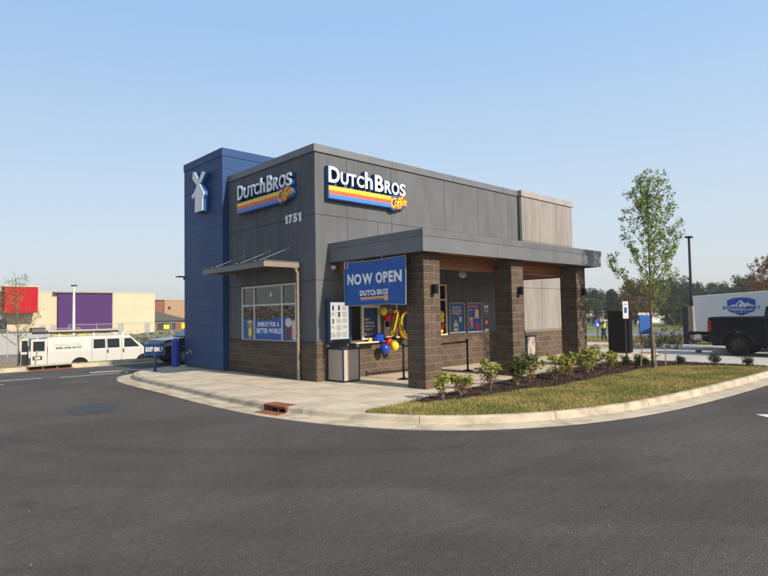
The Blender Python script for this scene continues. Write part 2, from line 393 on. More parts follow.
def text_line(b, s, fr, u0, u1, v0, v1, n, mn=None, offset=.015, shear=0, depth=0):
    """a line of text fitted to width u0..u1, caps height v0..v1"""
    ws = []; x = 0; pos = []
    H = glyph('H', offset)[3][3]-glyph('H', offset)[3][2]
    for ch in s:
        if ch == ' ': x += .28; continue
        bx = glyph(ch, offset)[3]; pos.append((ch, x, bx)); x += bx[1]-bx[0]+.075
    x -= .075; k = (u1-u0)/x; kv = (v1-v0)/H; base = glyph('H', offset)[3][2]
    for ch, px, bx in pos:
        add_glyph(b, ch, fr, u0+px*k, u0+(px+bx[1]-bx[0])*k, v0+(bx[2]-base)*kv, v0+(bx[3]-base)*kv, n-depth, n, mn, offset, shear)
FR = ((0, 0, 0), (1, 0, 0), (0, 0, 1), (0, -1, 0))        # front wall: u = x
FL = ((0, 0, 0), (0, -1, 0), (0, 0, 1), (-1, 0, 0))       # left wall: u = -y
def rects_minus(u0, u1, v0, v1, holes):
    us = sorted({u0, u1, *[min(max(h[i], u0), u1) for h in holes for i in (0, 1)]})
    vs = sorted({v0, v1, *[min(max(h[i], v0), v1) for h in holes for i in (2, 3)]}); out = []
    for a, b in zip(us, us[1:]):
        for c, d in zip(vs, vs[1:]):
            if b-a < 1e-4 or d-c < 1e-4: continue
            m, n = (a+b)/2, (c+d)/2
            if not any(h[0] < m < h[1] and h[2] < n < h[3] for h in holes): out.append((a, b, c, d))
    return out

# ------------------------------------------------------------------ ground and terrain
def sm(t): t = min(max(t, 0), 1); return t*t*(3-2*t)
def ter(x, y):
    hl = -.2+.17*sm((y-13.35)/.15)-.16*sm((y-13.6)/1.9) if y < 15.5 else -.19-.97*sm((y-15.5)/3.5)
    if y >= 15.5: hl = max(hl, -1.15)
    hr = -.2-.25*sm((x-24)/4)
    k = sm((x-18)/10)
    h = hl*(1-k)+hr*k
    return h
xs = sorted(set([-600, -300, -150, -80, -50]+list(np.arange(-30, 50, 2.))+[60, 75, 95, 120, 160, 220, 320, 500, 900]))
ys = sorted(set([-500, -200, -80, -40]+list(np.arange(-20, 13, 3.))+[13.2, 13.35, 13.5, 14, 14.5, 15, 15.5, 16, 16.5, 17, 17.5, 18, 19, 20, 23, 26, 30, 36, 44, 55, 70, 90, 120, 160, 220, 320, 500, 900]))
b = MB(); nx = len(xs)
b.add([(x, y, ter(x, y)) for y in ys for x in xs], [(j*nx+i, j*nx+i+1, (j+1)*nx+i+1, (j+1)*nx+i) for j in range(len(ys)-1) for i in range(nx-1)])
tag(b.build('ground', 'field', smooth=True), kind='structure')
poly_sheet('asphalt_road', [(-70, -60), (60, -60), (60, -8.3), (24, -8.3), (11.6, -8.5), (11.6, 13.3), (-70, 13.3)], -.15, 'asphalt')
poly_sheet('asphalt_patch', [(-6.0, .35), (-5.3, .2), (-5.05, .7), (-4.8, 1.5), (-5.2, 1.9), (-5.5, 1.5), (-5.9, 1.3)], -.146, 'asphalt_patch')
# lower lot behind the grass strip, dirt and street on the right
poly_sheet('parking_lot', [(-60, 19.5), (27, 19.5), (27, 78.5), (-60, 78.5)], -1.11, 'lot')
poly_sheet('dirt_lot', [(-40, 26), (0, 26), (-2, 60), (-50, 60)], -1.10, 'dirt')
def strip(name, pts, w, z, mt):
    L = []; Rr = []
    for i, p in enumerate(pts):
        a = Vector(pts[max(i-1, 0)]); c = Vector(pts[min(i+1, len(pts)-1)]); d = (c-a).normalized(); n = Vector((-d.y, d.x))
        L.append(tuple(Vector(p)+n*w/2)); Rr.append(tuple(Vector(p)-n*w/2))
    return poly_sheet(name, L+Rr[::-1], z, mt)
strip('street', [(58, -60), (50, -20), (43, 10), (38, 26), (30, 60)], 9, -.43, 'road')
strip('street_kerb', [(64, -60), (56, -20), (49, 10), (44, 27), (36, 62)], .8, -.40, 'concrete')

# concrete drive-thru lane right of the island (cast slabs)
def slabs(root, poly, z, mt, xs, ys, thick=.1, gap=.008, name='slab'):
    bm = bmesh.new(); bm.faces.new([bm.verts.new((p[0], p[1], 0)) for p in poly])
    for x in xs: bmesh.ops.bisect_plane(bm, geom=bm.verts[:]+bm.edges[:]+bm.faces[:], plane_co=(x, 0, 0), plane_no=(1, 0, 0))
    for y in ys: bmesh.ops.bisect_plane(bm, geom=bm.verts[:]+bm.edges[:]+bm.faces[:], plane_co=(0, y, 0), plane_no=(0, 1, 0))
    for f in bm.faces:
        pts = [v.co.xy.copy() for v in f.verts]
        if f.calc_area() < .05: continue
        c = sum(pts, Vector((0, 0)))/len(pts)
        q = []
        for p in pts:
            d = c-p; q.append(tuple(p+d.normalized()*gap*1.4))
        dz = random.uniform(-.002, .002)
        MB().prism([(a-c.x, bb-c.y) for a, bb in q], 'z', -thick, dz).build(name, mt, root, loc=(c.x, c.y, z))
    bm.free()
lane = poly_sheet('concrete_lane', [(11.55, -8.45), (24, -8.25), (24, 9), (14.3, 9), (14.3, .4), (15.6, .4), (15.6, -3.1), (13.4, -3.5), (11.55, -4.7)], -.125, 'joint')
slabs(lane, [(11.6, -8.4), (23.9, -8.2), (23.9, 8.9), (14.35, 8.9), (14.35, .45), (15.65, .45), (15.65, -3.15), (13.4, -3.55), (11.6, -4.75)], -.11, 'lane_concrete', [14.6, 17.6, 20.6], [-5.4, -2.4, .6, 3.6, 6.6], thick=.012)

# kerb path (foot of the kerb face, road side)
KP = [(4.2, 9.02), (1.8, 9.0), (.1, 8.85), (-1.3, 8.35), (-2.25, 7.5), (-2.68, 6.4), (-2.85, 5.2), (-2.94, 2.17), (-3.04, -.34), (-3.02, -2.12), (-2.9, -3.1), (-2.55, -4.48), (-1.88, -5.81),
      (-.94, -6.73), (.39, -7.45), (2.18, -7.93), (4.75, -8.2), (8, -8.36), (10.6, -8.42), (11.3, -8.3), (11.62, -7.9), (11.7, -7.0), (11.7, -4.8)]
def catmull(P, n=14):
    out = []
    for i in range(len(P)-1):
        p0, p1, p2, p3 = [Vector(P[min(max(i+k, 0), len(P)-1)]) for k in (-1, 0, 1, 2)]
        for j in range(n):
            t = j/n; out.append(.5*((2*p1)+(p2-p0)*t+(2*p0-5*p1+4*p2-p3)*t*t+(3*p1-p0-3*p2+p3)*t**3))
    out.append(Vector(P[-1])); return out
KC = catmull(KP); KS = [0]
for a, c in zip(KC, KC[1:]): KS.append(KS[-1]+(c-a).length)
def kpt(s):
    s = min(max(s, 0), KS[-1]-1e-4); i = max(j for j in range(len(KS)) if KS[j] <= s); i = min(i, len(KC)-2)
    t = (s-KS[i])/(KS[i+1]-KS[i]); p = KC[i].lerp(KC[i+1], t)
    d = (kdir(i)*(1-t)+kdir(i+1)*t).normalized(); return p, Vector((-d.y, d.x))   # normal to the left = inwards (towards building)
def kdir(i): return (KC[min(i+1, len(KC)-1)]-KC[max(i-1, 0)]).normalized()
def kparam(x, y): return min(range(len(KC)), key=lambda i: (KC[i]-Vector((x, y))).length) 
kerb = bpy.data.objects.new('kerb', None); C.objects.link(kerb); tag(kerb, kind='structure')
def kerb_piece(s0, s1, prof, name, mt, parent, step=.12):
    n = max(2, int((s1-s0)/step)); b = MB(); vs = []; m = len(prof)
    p0, _ = kpt((s0+s1)/2)
    for i in range(n+1):
        p, nn = kpt(s0+(s1-s0)*i/n)
        for o, z in prof: vs.append((p.x+nn.x*o-p0.x, p.y+nn.y*o-p0.y, z))
    fs = [(i*m+k, i*m+(k+1) % m, (i+1)*m+(k+1) % m, (i+1)*m+k) for i in range(n) for k in range(m)]
    fs += [tuple(range(m)), tuple(range(n*m, (n+1)*m))]
    b.add(vs, fs); return b.build(name, mt, parent, loc=(p0.x, p0.y, 0))
PROF = [(-.46, -.25), (-.46, -.139), (-.02, -.128), (.0, -.11), (.022, -.03), (.045, -.006), (.07, 0), (.15, .002), (.15, -.25)]
sd0, sd1 = KS[kparam(-3.03, -2.2)], KS[kparam(-2.95, -2.98)]
cuts = []
s = 0
while s < KS[-1]: cuts.append(s); s += 2.55
cuts.append(KS[-1])
for a, c in zip(cuts, cuts[1:]):
    segs = [(a, c)]
    if a < sd0 < c and a < sd1 < c: segs = [(a, sd0), (sd1, c)]
    elif a < sd0 < c: segs = [(a, sd0)]
    elif a < sd1 < c: segs = [(sd1, c)]
    elif a >= sd0 and c <= sd1: segs = []
    for u, v in segs:
        if v-u > .06: kerb_piece(u+.006, v-.006, PROF, 'kerb_section', 'kerb', kerb)
# rusty storm drain set in the kerb
kerb_piece(sd0+.006, sd1-.006, [(-.46, -.25), (-.46, -.139), (-.302, -.1345), (-.302, -.25)], 'kerb_section', 'kerb', kerb)
drain = thing('storm_drain', 'rusty orange storm drain inlet with open slots set in the kerb before the shop', 'drain', (0, 0, 0))
pm, nm = kpt((sd0+sd1)/2)
kerb_piece(sd0+.008, sd1-.008, [(-.015, -.03), (-.015, -.004), (.01, .006), (.30, .006), (.30, -.03)], 'hood', 'rust', drain)
kerb_piece(sd0+.008, sd1-.008, [(-.30, -.25), (-.30, -.136), (-.02, -.125), (-.02, -.25)], 'apron', 'rust', drain)
kerb_piece(sd0+.008, sd1-.008, [(.24, -.25), (.24, -.028), (.30, -.028), (.30, -.25)], 'back_wall', 'black', drain)
for k in range(4):
    a = sd0+.012+(sd1-sd0-.054)*k/3
    kerb_piece(a, a+.03, [(-.01, -.13), (-.01, -.028), (.02, -.028), (.02, -.13)], 'bar', 'rust', drain)

# sidewalk
inner = []
for s in np.arange(0, KS[kparam(-2.33, -4.9)], .25):
    p, nn = kpt(s); inner.append((p.x+nn.x*.158, p.y+nn.y*.158))
mback = [(-.87, -4.43), (.42, -4.18), (1.5, -4.06), (4.39, -3.72), (6.76, -3.58), (9.5, -3.45), (10.7, -3.85), (11.45, -4.6)]
SW = inner + [(-2.15, -4.5)] + mback + [(11.6, -4.65), (13.4, -3.45), (15.6, -3.05), (15.6, .35), (.1, .35), (.1, 7.9), (4.2, 7.9)]
walk = poly_sheet('sidewalk', SW, -.02, 'joint')
slabs(walk, SW, 0, 'concrete', [-1.6, 0.02, 1.6, 3.2, 4.8, 6.4, 8.0, 9.6, 11.2, 12.8, 14.2], [-3.6, -1.8, 0.02, 1.55, 3.1, 4.65, 6.2, 7.7])
# island
isl = []
for s in np.arange(KS[kparam(-2.33, -4.9)], KS[-1], .25):
    p, nn = kpt(s); isl.append((p.x+nn.x*.15, p.y+nn.y*.15))
ISL = isl + [(11.5, -4.7)] + mback[::-1] + [(-2.15, -4.5)]
poly_sheet('lawn_soil', ISL, -.012, 'soil')
MUL = [(-.9, -4.42)] + [(.42, -4.2), (1.5, -4.08), (4.39, -3.74), (6.76, -3.6), (9.5, -3.47), (10.7, -3.87), (11.45, -4.62), (11.5, -8.0), (11.1, -8.1), (10.95, -7.5), (10.6, -6.6), (10.0, -5.85), (9.25, -5.4),
       (5.49, -5.42), (3.3, -5.5), (1.97, -5.2), (.5, -5.1), (-.2, -4.95), (-.75, -4.72)]
poly_sheet('mulch_bed', MUL, .006, 'mulch')
def inside(P, poly):
    x, y = P[:, 0], P[:, 1]; r = np.zeros(len(P), bool); n = len(poly)
    for i in range(n):
        x0, y0 = poly[i]; x1, y1 = poly[(i+1) % n]
        if y0 == y1: continue
        r ^= ((y0 > y) != (y1 > y)) & (x < (x1-x0)*(y-y0)/(y1-y0)+x0)
    return r
def fast_mesh(name, verts, nper, mt, tint=None, parent=None, kind=None):
    """verts (k*nper,3): k separate polygons of nper corners"""
    k = len(verts)//nper; me = bpy.data.meshes.new(name); me.vertices.add(len(verts)); me.vertices.foreach_set('co', verts.astype(np.float32).ravel())
    me.loops.add(len(verts)); me.loops.foreach_set('vertex_index', np.arange(len(verts), dtype=np.int32))
    me.polygons.add(k); me.polygons.foreach_set('loop_start', np.arange(0, k*nper, nper, dtype=np.int32))
    me.update(calc_edges=True)
    if tint is not None:
        a = me.attributes.new('tint', 'FLOAT', 'POINT'); a.data.foreach_set('value', np.repeat(tint, nper).astype(np.float32))
    me.materials.append(M[mt]); o = bpy.data.objects.new(name, me); C.objects.link(o)
    if parent: o.parent = parent
    if kind: o['kind'] = kind
    return o
def grass(name, poly, holes, n, h, z, mt, w=.006):
    P = np.array(poly); lo, hi = P.min(0), P.max(0)
    q = lo+(hi-lo)*np.random.rand(n, 2); k = inside(q, poly)
    for hp in holes: k &= ~inside(q, hp)
    q = q[k]; m = len(q); a = np.random.rand(m)*math.tau
    # denser, taller tufts
    tuft = .7+.5*np.sin(q[:, 0]*3.1+np.sin(q[:, 1]*4.3)*2)*np.sin(q[:, 1]*5.7+1)
    hh = h*(.5+.8*np.random.rand(m))*(.75+.35*tuft); lean = (np.random.rand(m, 2)-.5)*hh[:, None]*1.5
    zz = z if not callable(z) else z(q)
    dx, dy = np.cos(a)*w, np.sin(a)*w
    V = np.zeros((m, 3, 3)); V[:, 0, 0] = q[:, 0]-dx; V[:, 0, 1] = q[:, 1]-dy; V[:, 1, 0] = q[:, 0]+dx; V[:, 1, 1] = q[:, 1]+dy
    V[:, :2, 2] = np.array(zz)[..., None] if np.ndim(zz) else zz
    V[:, 2, 0] = q[:, 0]+lean[:, 0]; V[:, 2, 1] = q[:, 1]+lean[:, 1]; V[:, 2, 2] = (zz if np.ndim(zz) else z)+hh
    return fast_mesh(name, V.reshape(-1, 3), 3, mt, np.random.rand(m), kind='stuff')
gm = mat('grass_blade', (.35, .28, .10), (.185, .19, .055), rough=.8, scale=.9, detail=5, attr='tint', spec=.2, contrast=(.38, .6))
islg = []
for s in np.arange(KS[kparam(-2.33, -4.9)], KS[-1], .12):
    p, nn = kpt(s); o_ = .128+.012*math.sin(s*7)+.01*math.sin(s*17); islg.append((p.x+nn.x*o_, p.y+nn.y*o_))
tag(grass('grass', islg + [(11.5, -4.7)] + mback[::-1] + [(-2.15, -4.5)], [MUL], 260000, .055, -.012, 'grass_blade'), 'short yellowing green lawn grass on the kerbed island', 'grass')
tag(grass('grass', [(-30, 13.55), (12, 13.55), (12, 17.5), (-30, 17.5)], [], 90000, .06, lambda q: np.array([ter(x, y) for x, y in q]), 'grass_blade', .012), 'thin grass strip along the far kerb in front of the white van', 'grass')
# mulch chips
q = np.array(MUL); lo, hi = q.min(0), q.max(0); q = lo+(hi-lo)*np.random.rand(26000, 2); q = q[inside(q, MUL)]; m = len(q)
a = np.random.rand(m)*math.tau; L = .018+.03*np.random.rand(m); w = .006+.01*np.random.rand(m); tz = (np.random.rand(m, 2)-.5)*.04
V = np.zeros((m, 4, 3)); ca, sa = np.cos(a), np.sin(a)
for k, (su, sv) in enumerate(((-1, -1), (1, -1), (1, 1), (-1, 1))):
    V[:, k, 0] = q[:, 0]+ca*L*su-sa*w*sv; V[:, k, 1] = q[:, 1]+sa*L*su+ca*w*sv; V[:, k, 2] = .018+.02*np.random.rand(m)*0+tz[:, 0]*su*.6+tz[:, 1]*sv*.3+.012
tag(fast_mesh('mulch_chips', V.reshape(-1, 3), 4, 'mulch_chip', np.random.rand(m), kind='stuff'), 'dark brown bark mulch chips spread along the shrub bed', 'mulch')

# far kerb of the exit road with its rusty inlet
fk = tag(MB().box(-40, -4.3, 13.3, 13.45, -.2, .0).box(-2.7, 12, 13.3, 13.45, -.2, .0).box(-40, 12, 12.95, 13.3, -.2, -.139).build('far_kerb', 'kerb', bevel=.02), kind='structure')
d2 = thing('storm_drain', 'rusty brown kerb inlet across the road below the open van door', 'drain', (-3.5, 13.25, 0))
MB().box(-.8, .8, -.1, .3, .003, .02).build('hood', 'kerb', d2); MB().box(-.8, .8, .1, .12, -.2, .0).build('back_wall', 'black', d2); MB().box(-.8, .8, -.34, .1, -.18, -.132).build('apron', 'rust', d2)
for k in range(4): MB().box(-.8+k*.515, -.745+k*.515, .02, .06, -.15, .003).build('bar', 'rust', d2)
# loose grit on the asphalt
m = 5200; q = np.stack([np.random.uniform(-9.5, 12, m), np.random.uniform(-11.5, 8, m)], 1); q = q[~inside(q, [(k_[0], k_[1]) for k_ in KP])]; m = len(q)
sz = .004+.008*np.random.rand(m)**3; V = np.zeros((m, 4, 3, 3)); cor = np.array([(1, 1, 1), (-1, -1, 1), (-1, 1, -1), (1, -1, -1)])*.6
tet = [(0, 1, 2), (0, 3, 1), (0, 2, 3), (1, 3, 2)]
rotz = np.random.rand(m)*6.28; cz, sz_ = np.cos(rotz), np.sin(rotz)
for fi, tr3 in enumerate(tet):
    for vi, ci in enumerate(tr3):
        x_, y_, z_ = cor[ci]; V[:, fi, vi, 0] = q[:, 0]+sz*(x_*cz-y_*sz_); V[:, fi, vi, 1] = q[:, 1]+sz*(x_*sz_+y_*cz); V[:, fi, vi, 2] = -.15+sz*.5+sz*z_
mat('grit', (.16, .145, .13), rough=1)
tag(fast_mesh('loose_grit', V.reshape(-1, 3), 3, 'grit', kind='stuff'), 'loose grit scattered on the dark asphalt', 'grit')
# paint
pw = bpy.data.objects.new('lane_marking', None); C.objects.link(pw); tag(pw, kind='structure')
for x0, y0, x1, y1, w in ((-7.6, 9.95, -4.6, 9.55, .10), (-4.1, 9.25, -2.2, 9.15, .10), (-2.0, 9.1, -1.9, 9.1, .1), (-9.5, 8.7, -5.9, 8.3, .1)):
    d = Vector((x1-x0, y1-y0)).normalized(); n = Vector((-d.y, d.x))*w/2
    poly_sheet('stripe', [(x0+n.x, y0+n.y), (x0-n.x, y0-n.y), (x1-n.x, y1-n.y), (x1+n.x, y1+n.y)], -.146, 'paint_white', parent=pw)
ar = poly_sheet('road_arrow', [(2.95, -9.72), (2.35, -10.45), (2.6, -10.35), (3.4, -11.5), (3.75, -11.3), (2.95, -10.15), (3.2, -10.05)], -.146, 'paint_white')
# concrete gutter band where the exit lane meets the road
strip('gutter_band', [(-2.9, 10.2), (-.6, 9.75), (1.8, 9.5), (4, 9.45)], .38, -.145, 'lane_concrete')

# ------------------------------------------------------------------ the coffee shop
shop = thing('coffee_shop', 'grey and blue drive-thru coffee shop with block wainscot and a canopy on three block columns', 'building')
H, TOP = 6.45, 6.67
WIN_A = (1.20, 2.42, 1.05, 2.80); WIN_B = (3.10, 5.55, 1.05, 2.82); WIN_L = (-4.09, -.96, 1.06, 2.80)
b = MB()
for r in rects_minus(.05, 10.0, .02, H, [WIN_A, WIN_B]): b.box(r[0], r[1], .035, .25, r[2], r[3])
for r in rects_minus(-4.97, -.05, .02, H, [WIN_L]): b.box(.035, .25, -r[1], -r[0], r[2], r[3])
b.box(10.0, 14.02, -.12, .25, .02, H); b.box(13.8, 14.04, .25, 8, .02, H); b.box(.3, 14, 7.8, 8, .02, H); b.box(.05, .25, .02, .06, .02, H)
b.build('wall', 'stucco', shop)
MB().box(.25, 13.8, .25, 7.8, 6.0, 6.1).build('roof', 'grey', shop)
ib = MB().box(.26, 13.7, .26, 7.7, .0, .05, 'grey').box(.26, 13.7, 3.3, 3.4, .05, 3.1, 'int_wall').box(.26, 13.7, .26, 3.3, 3.0, 3.05, 'int_wall').box(5.9, 6.0, .26, 3.3, .05, 3, 'int_wall').box(.26, .30, 4.15, 4.3, .05, 3, 'int_wall')
ib.build('interior', None, shop)
MB().box(.9, 5.6, 1.5, 2.1, .05, 1.0).build('counter', 'dgrey', shop); MB().box(1.4, 2.0, 1.6, 2.0, 1.0, 1.5).box(3.6, 4.3, 1.6, 2.0, 1.0, 1.45).build('coffee_machine', 'charcoal', shop)
# panels
fac = part('facade', shop)
fac_t = part('tan_facade', shop)
def panel(fr, u0, u1, v0, v1, holes, mt, parent, n0=-.035, n1=0, gap=.007):
    b = MB(); rs = rects_minus(u0+gap, u1-gap, v0+gap, v1-gap, holes)
    for r in rs: b.frame_box(*fr, r[0], r[1], r[2], r[3], n0, n1)
    if rs: b.build('panel', mt, parent)
hf = [(WIN_A[0], WIN_A[1], .5, WIN_A[3]), (WIN_B[0], WIN_B[1], .5, WIN_B[3])]; hl = [WIN_L]
def cols(us, v0, v1, fr, holes, mt, parent, **k):
    for a, c in zip(us, us[1:]): panel(fr, a, c, v0, v1, holes, mt, parent, **k)
cols([0.0, 1.17, 2.98, 5.55, 7.43, 9.35, 10.04], 4.68, H, FR, hf, 'stucco', fac)
cols([0.0, 1.17, 2.39, 2.98, 5.55, 7.43, 9.35, 10.04], 2.83, 4.68, FR, hf, 'stucco', fac)
cols([0.0, 1.17, 3.0, 5.62, 7.43, 9.35, 10.04], 1.09, 2.83, FR, hf, 'stucco', fac)
cols([-4.97, -3.1, -1.07, -.037], 4.68, H, FL, hl, 'stucco', fac)
cols([-4.97, -3.1, -1.07, -.037], 2.83, 4.68, FL, hl, 'stucco', fac)
cols([-4.97, -3.1, -.90, -.037], 1.09, 2.83, FL, hl, 'stucco', fac)
FT = ((0, -.16, 0), (1, 0, 0), (0, 0, 1), (0, -1, 0))
for v0, v1 in ((1.09, 2.78), (2.78, 4.68), (4.68, H)): cols([10.04, 11.35, 12.7, 14.05], v0, v1, FT, [], 'tan_stucco', fac_t, n1=.0)
for v0, v1 in ((1.09, 2.78), (2.78, 4.68), (4.68, H)): MB().box(10.042, 10.075, -.124, -.002, v0+.005, v1-.005).build('return_panel', 'stucco', fac_t)
for v0, v1 in ((1.09, 2.78), (2.78, 4.68), (4.68, H)):
    for y0, y1 in ((-.12, 2.5), (2.5, 5.2), (5.2, 8)): MB().box(14.045, 14.07, y0+.005, y1-.005, v0+.005, v1-.005).build('panel', 'tan_stucco', fac_t)
# copings
MB().box(-.045, 10.0, -.045, .32, H, TOP).box(-.045, .32, .32, 4.97, H, TOP).box(.3, 10, 7.7, 8.05, H, TOP).build('coping', 'coping', shop, bevel=.008, seg=1)
MB().box(10.0, 14.12, -.21, .2, H, TOP+.02).box(13.75, 14.12, .2, 8.05, H, TOP+.02).build('tan_coping', 'tan_coping', shop, bevel=.008, seg=1)
for x in (3.0, 6.0, 9.0): MB().box(x, x+.012, -.052, -.04, H, TOP+.002).build('coping_seam', 'dgrey', shop)
# block work
BH = .2032
def block_mesh(lx, ly, lz, c=.006):
    b = MB(); vs = []
    for sx in (-1, 1):
        for sy in (-1, 1):
            for sz in (-1, 1):
                vs += [(sx*(lx/2-c), sy*(ly/2-c), sz*lz/2), (sx*(lx/2-c), sy*ly/2, sz*(lz/2-c)), (sx*lx/2, sy*(ly/2-c), sz*(lz/2-c))]
    bm = bmesh.new(); [bm.verts.new(v) for v in vs]; bmesh.ops.convex_hull(bm, input=bm.verts); me = bpy.data.meshes.new('block'); bm.to_mesh(me); bm.free()
    me.materials.append(M['block']); return me
JT = .010
BM = {k: block_mesh(k*BH-JT if k != 2 else 2*BH-JT, .1, BH-JT) for k in (1, 1.5, 2)}
BMC = block_mesh(2*BH-JT, BH-JT, BH-JT)
def put(me, parent, loc, rz=0, name='block'):
    o = bpy.data.objects.new(name, me); C.objects.link(o); o.parent = parent; o.location = loc; o.rotation_euler = (0, 0, rz); return o
def wainscot(parent, u0, u1, fr, courses=5, rz=0, skip=[]):
    o, U, V, N = map(Vector, fr); L = u1-u0
    for c in range(courses):
        u = u0-(BH if c % 2 else 0)
        while u < u1-.02:
            a, e = max(u, u0), min(u+2*BH, u1)
            if e-a > .05:
                me = BM[2]; sc = (e-a-JT)/(2*BH-JT)
                p = o+U*((a+e)/2)+V*((c+.5)*BH)+N*(-.05)
                ob = put(me, parent, p, rz)
                if abs(sc-1) > .02:
                    ob.data = bpy.data.meshes.get('block_%d' % round(sc*100)) or scaled_block(e-a-JT, round(sc*100))
            u += 2*BH
def scaled_block(l, key):
    me = block_mesh(l, .1, BH-JT); me.name = 'block_%d' % key; return me
w1 = part('front_wainscot', shop); wainscot(w1, -.02, 10.04, ((0, -.02, 0), (1, 0, 0), (0, 0, 1), (0, -1, 0)))
MB().box(-.010, 10.04, -.012, .079, 0, 1.05).build('mortar', 'mortar', w1)
w2 = part('side_wainscot', shop); wainscot(w2, -4.97, -.09, ((-.02, 0, 0), (0, -1, 0), (0, 0, 1), (-1, 0, 0)), rz=-math.pi/2)
MB().box(-.012, .03, .082, 4.97, 0, 1.05).build('mortar', 'mortar', w2)
w3 = part('tan_wainscot', shop); wainscot(w3, 10.05, 14.05, ((0, -.19, 0), (1, 0, 0), (0, 0, 1), (0, -1, 0)))
MB().box(10.06, 14.04, -.182, -.13, 0, 1.05).build('mortar', 'mortar', w3)
for nm, bx in (('sill_cap', (-.035, 1.2, -.045, .04)), ('sill_cap', (1.2, 3.1, -.045, .04)), ('sill_cap', (3.1, 5.6, -.045, .04)), ('sill_cap', (5.6, 10.0, -.045, .04)), ('sill_cap', (10.0, 14.1, -.21, -.12)), ('sill_cap', (-.037, .04, .045, 4.97))):
    MB().box(*[bx[0]+.002, bx[1]-.002, bx[2], bx[3]], 1.02, 1.085).build(nm, 'tan_metal' if bx[0] > 9 else 'block', shop)
# columns
for cx in (.755, 4.475, 8.235):
    col = part('column', shop); col.location = (cx+.3048, -3.08, 0); w = 3*BH
    MB().box(-w/2+.011, w/2-.011, -w/2+.011, w/2-.011, 0, 3.36).build('mortar', 'mortar', col)
    h = BH/2
    for c in range(17):
        z = (c+.5)*BH if c < 16 else 16*BH+.04; f = c % 2
        me = BMC if c < 16 else None
        if c == 16: break
        # pinwheel: 16in block + 8in end on every face, mirrored on alternate courses
        for k in range(4):
            ang = k*math.pi/2
            px, py = (-h if not f else h), -w/2+h
            x = px*math.cos(ang)-py*math.sin(ang); y = px*math.sin(ang)+py*math.cos(ang)
            put(BMC, col, (x, y, z), ang)
    MB().box(-w/2+.003, w/2-.003, -w/2+.003, w/2-.003, 16*BH+.005, 3.34).build('top_block', 'block', col)
# canopy
can = part('canopy', shop)
Z0, ZM, Z1 = 3.33, 3.70, 3.87; XA, XB, YF = .455, 9.47, -3.66
MB().box(XA+.06, XB-.06, YF+.06, 0, 3.42, 3.80).build('deck', 'dgrey', can)
xsj = [XA, 3.45, 6.45, XB]
for a, c in zip(xsj, xsj[1:]):
    MB().box(a+.003, c-.003, YF, YF+.055, Z0, ZM-.005).build('fascia_panel', 'coping', can)
    MB().box(a+.003-(.012 if a == XA else 0), c-.003+(.012 if c == XB else 0), YF-.014, YF+.10, ZM, Z1).build('coping', 'coping', can)
MB().box(XA, XA+.055, YF+.057, -.002, Z0, ZM-.005).build('fascia_panel', 'coping', can); MB().box(XB-.055, XB, YF+.057, -.002, Z0, ZM-.005).build('fascia_panel', 'coping', can)
MB().box(XA-.014, XA+.10, YF+.102, -.002, ZM, Z1).build('coping', 'coping', can); MB().box(XB-.10, XB+.014, YF+.102, -.002, ZM, Z1).build('coping', 'coping', can)
for k, z in enumerate((3.745, 3.79, 3.83)):
    MB().box(XA-.018, XB+.018, YF-.020, YF-.010, z, z+.008).box(XA-.02, XA-.01, YF-.01, -.01, z, z+.008).build('coping_rib', 'coping', can)
y = YF+.06
while y < -.05:   # wood soffit boards
    MB().box(XA+.06, XB-.06, y, min(y+.142, -.01), 3.395, 3.415).build('soffit_board', 'wood', can); y += .15
for a, c in ((1.375, 4.465), (5.095, 8.225)):
    for k in range(4):
        MB().box(a, c, -2.80, -2.765, 3.02+k*.093, 3.02+k*.093+.088).build('wood_board', 'wood', can)
    MB().box(a, c, -2.762, -2.55, 3.03, 3.39).build('beam_core', 'dgrey', can)
for xx in (.80, 9.1):
    for k in range(4): MB().box(xx, xx+.035, -2.75, -.04, 3.02+k*.093, 3.02+k*.093+.088).build('wood_board', 'wood', can)
# tower
tw = part('tower', shop); TX, TY0, TY1, TZ = -.23, 4.97, 8.0, 7.64
MB().box(TX+.02, 3.5, TY0+.02, TY1-.02, .05, TZ-.02).build('core', 'navy_frame', tw)
MB().box(TX+.03, 3.5, TY0+.03, TY1-.03, .0, .06).build('base_flashing', 'dgrey', tw)
z = .07; k = 0
while z < 7.35:
    z1 = min(z+.49, 7.36)
    for (ya, yb) in ([(TY0, 6.75), (6.75, TY1)] if k % 2 else [(TY0, 5.8), (5.8, TY1)]):
        MB().box(TX, TX+.018, ya+(.019 if ya == TY0 else .002), yb-.002, z+.004, z1-.004).build('cladding_plank', 'blue_clad', tw)
    for xa, xb in ((TX, 1.2), (1.2, 3.5)):
        MB().box(xa, xb-.002, TY0, TY0+.018, z+.004, z1-.004).build('cladding_plank', 'blue_clad', tw)
    MB().box(TX, 3.5, TY1-.018, TY1, z+.004, z1-.004).build('cladding_plank', 'blue_clad', tw)
    z += .49; k += 1
MB().box(TX-.02, 3.52, TY0-.02, TY0+.2, 7.37, TZ).box(TX-.02, TX+.2, TY0+.2, TY1+.02, 7.37, TZ).box(TX+.2, 3.52, TY1-.2, TY1+.02, 7.37, TZ).build('coping', 'blue_clad', tw)
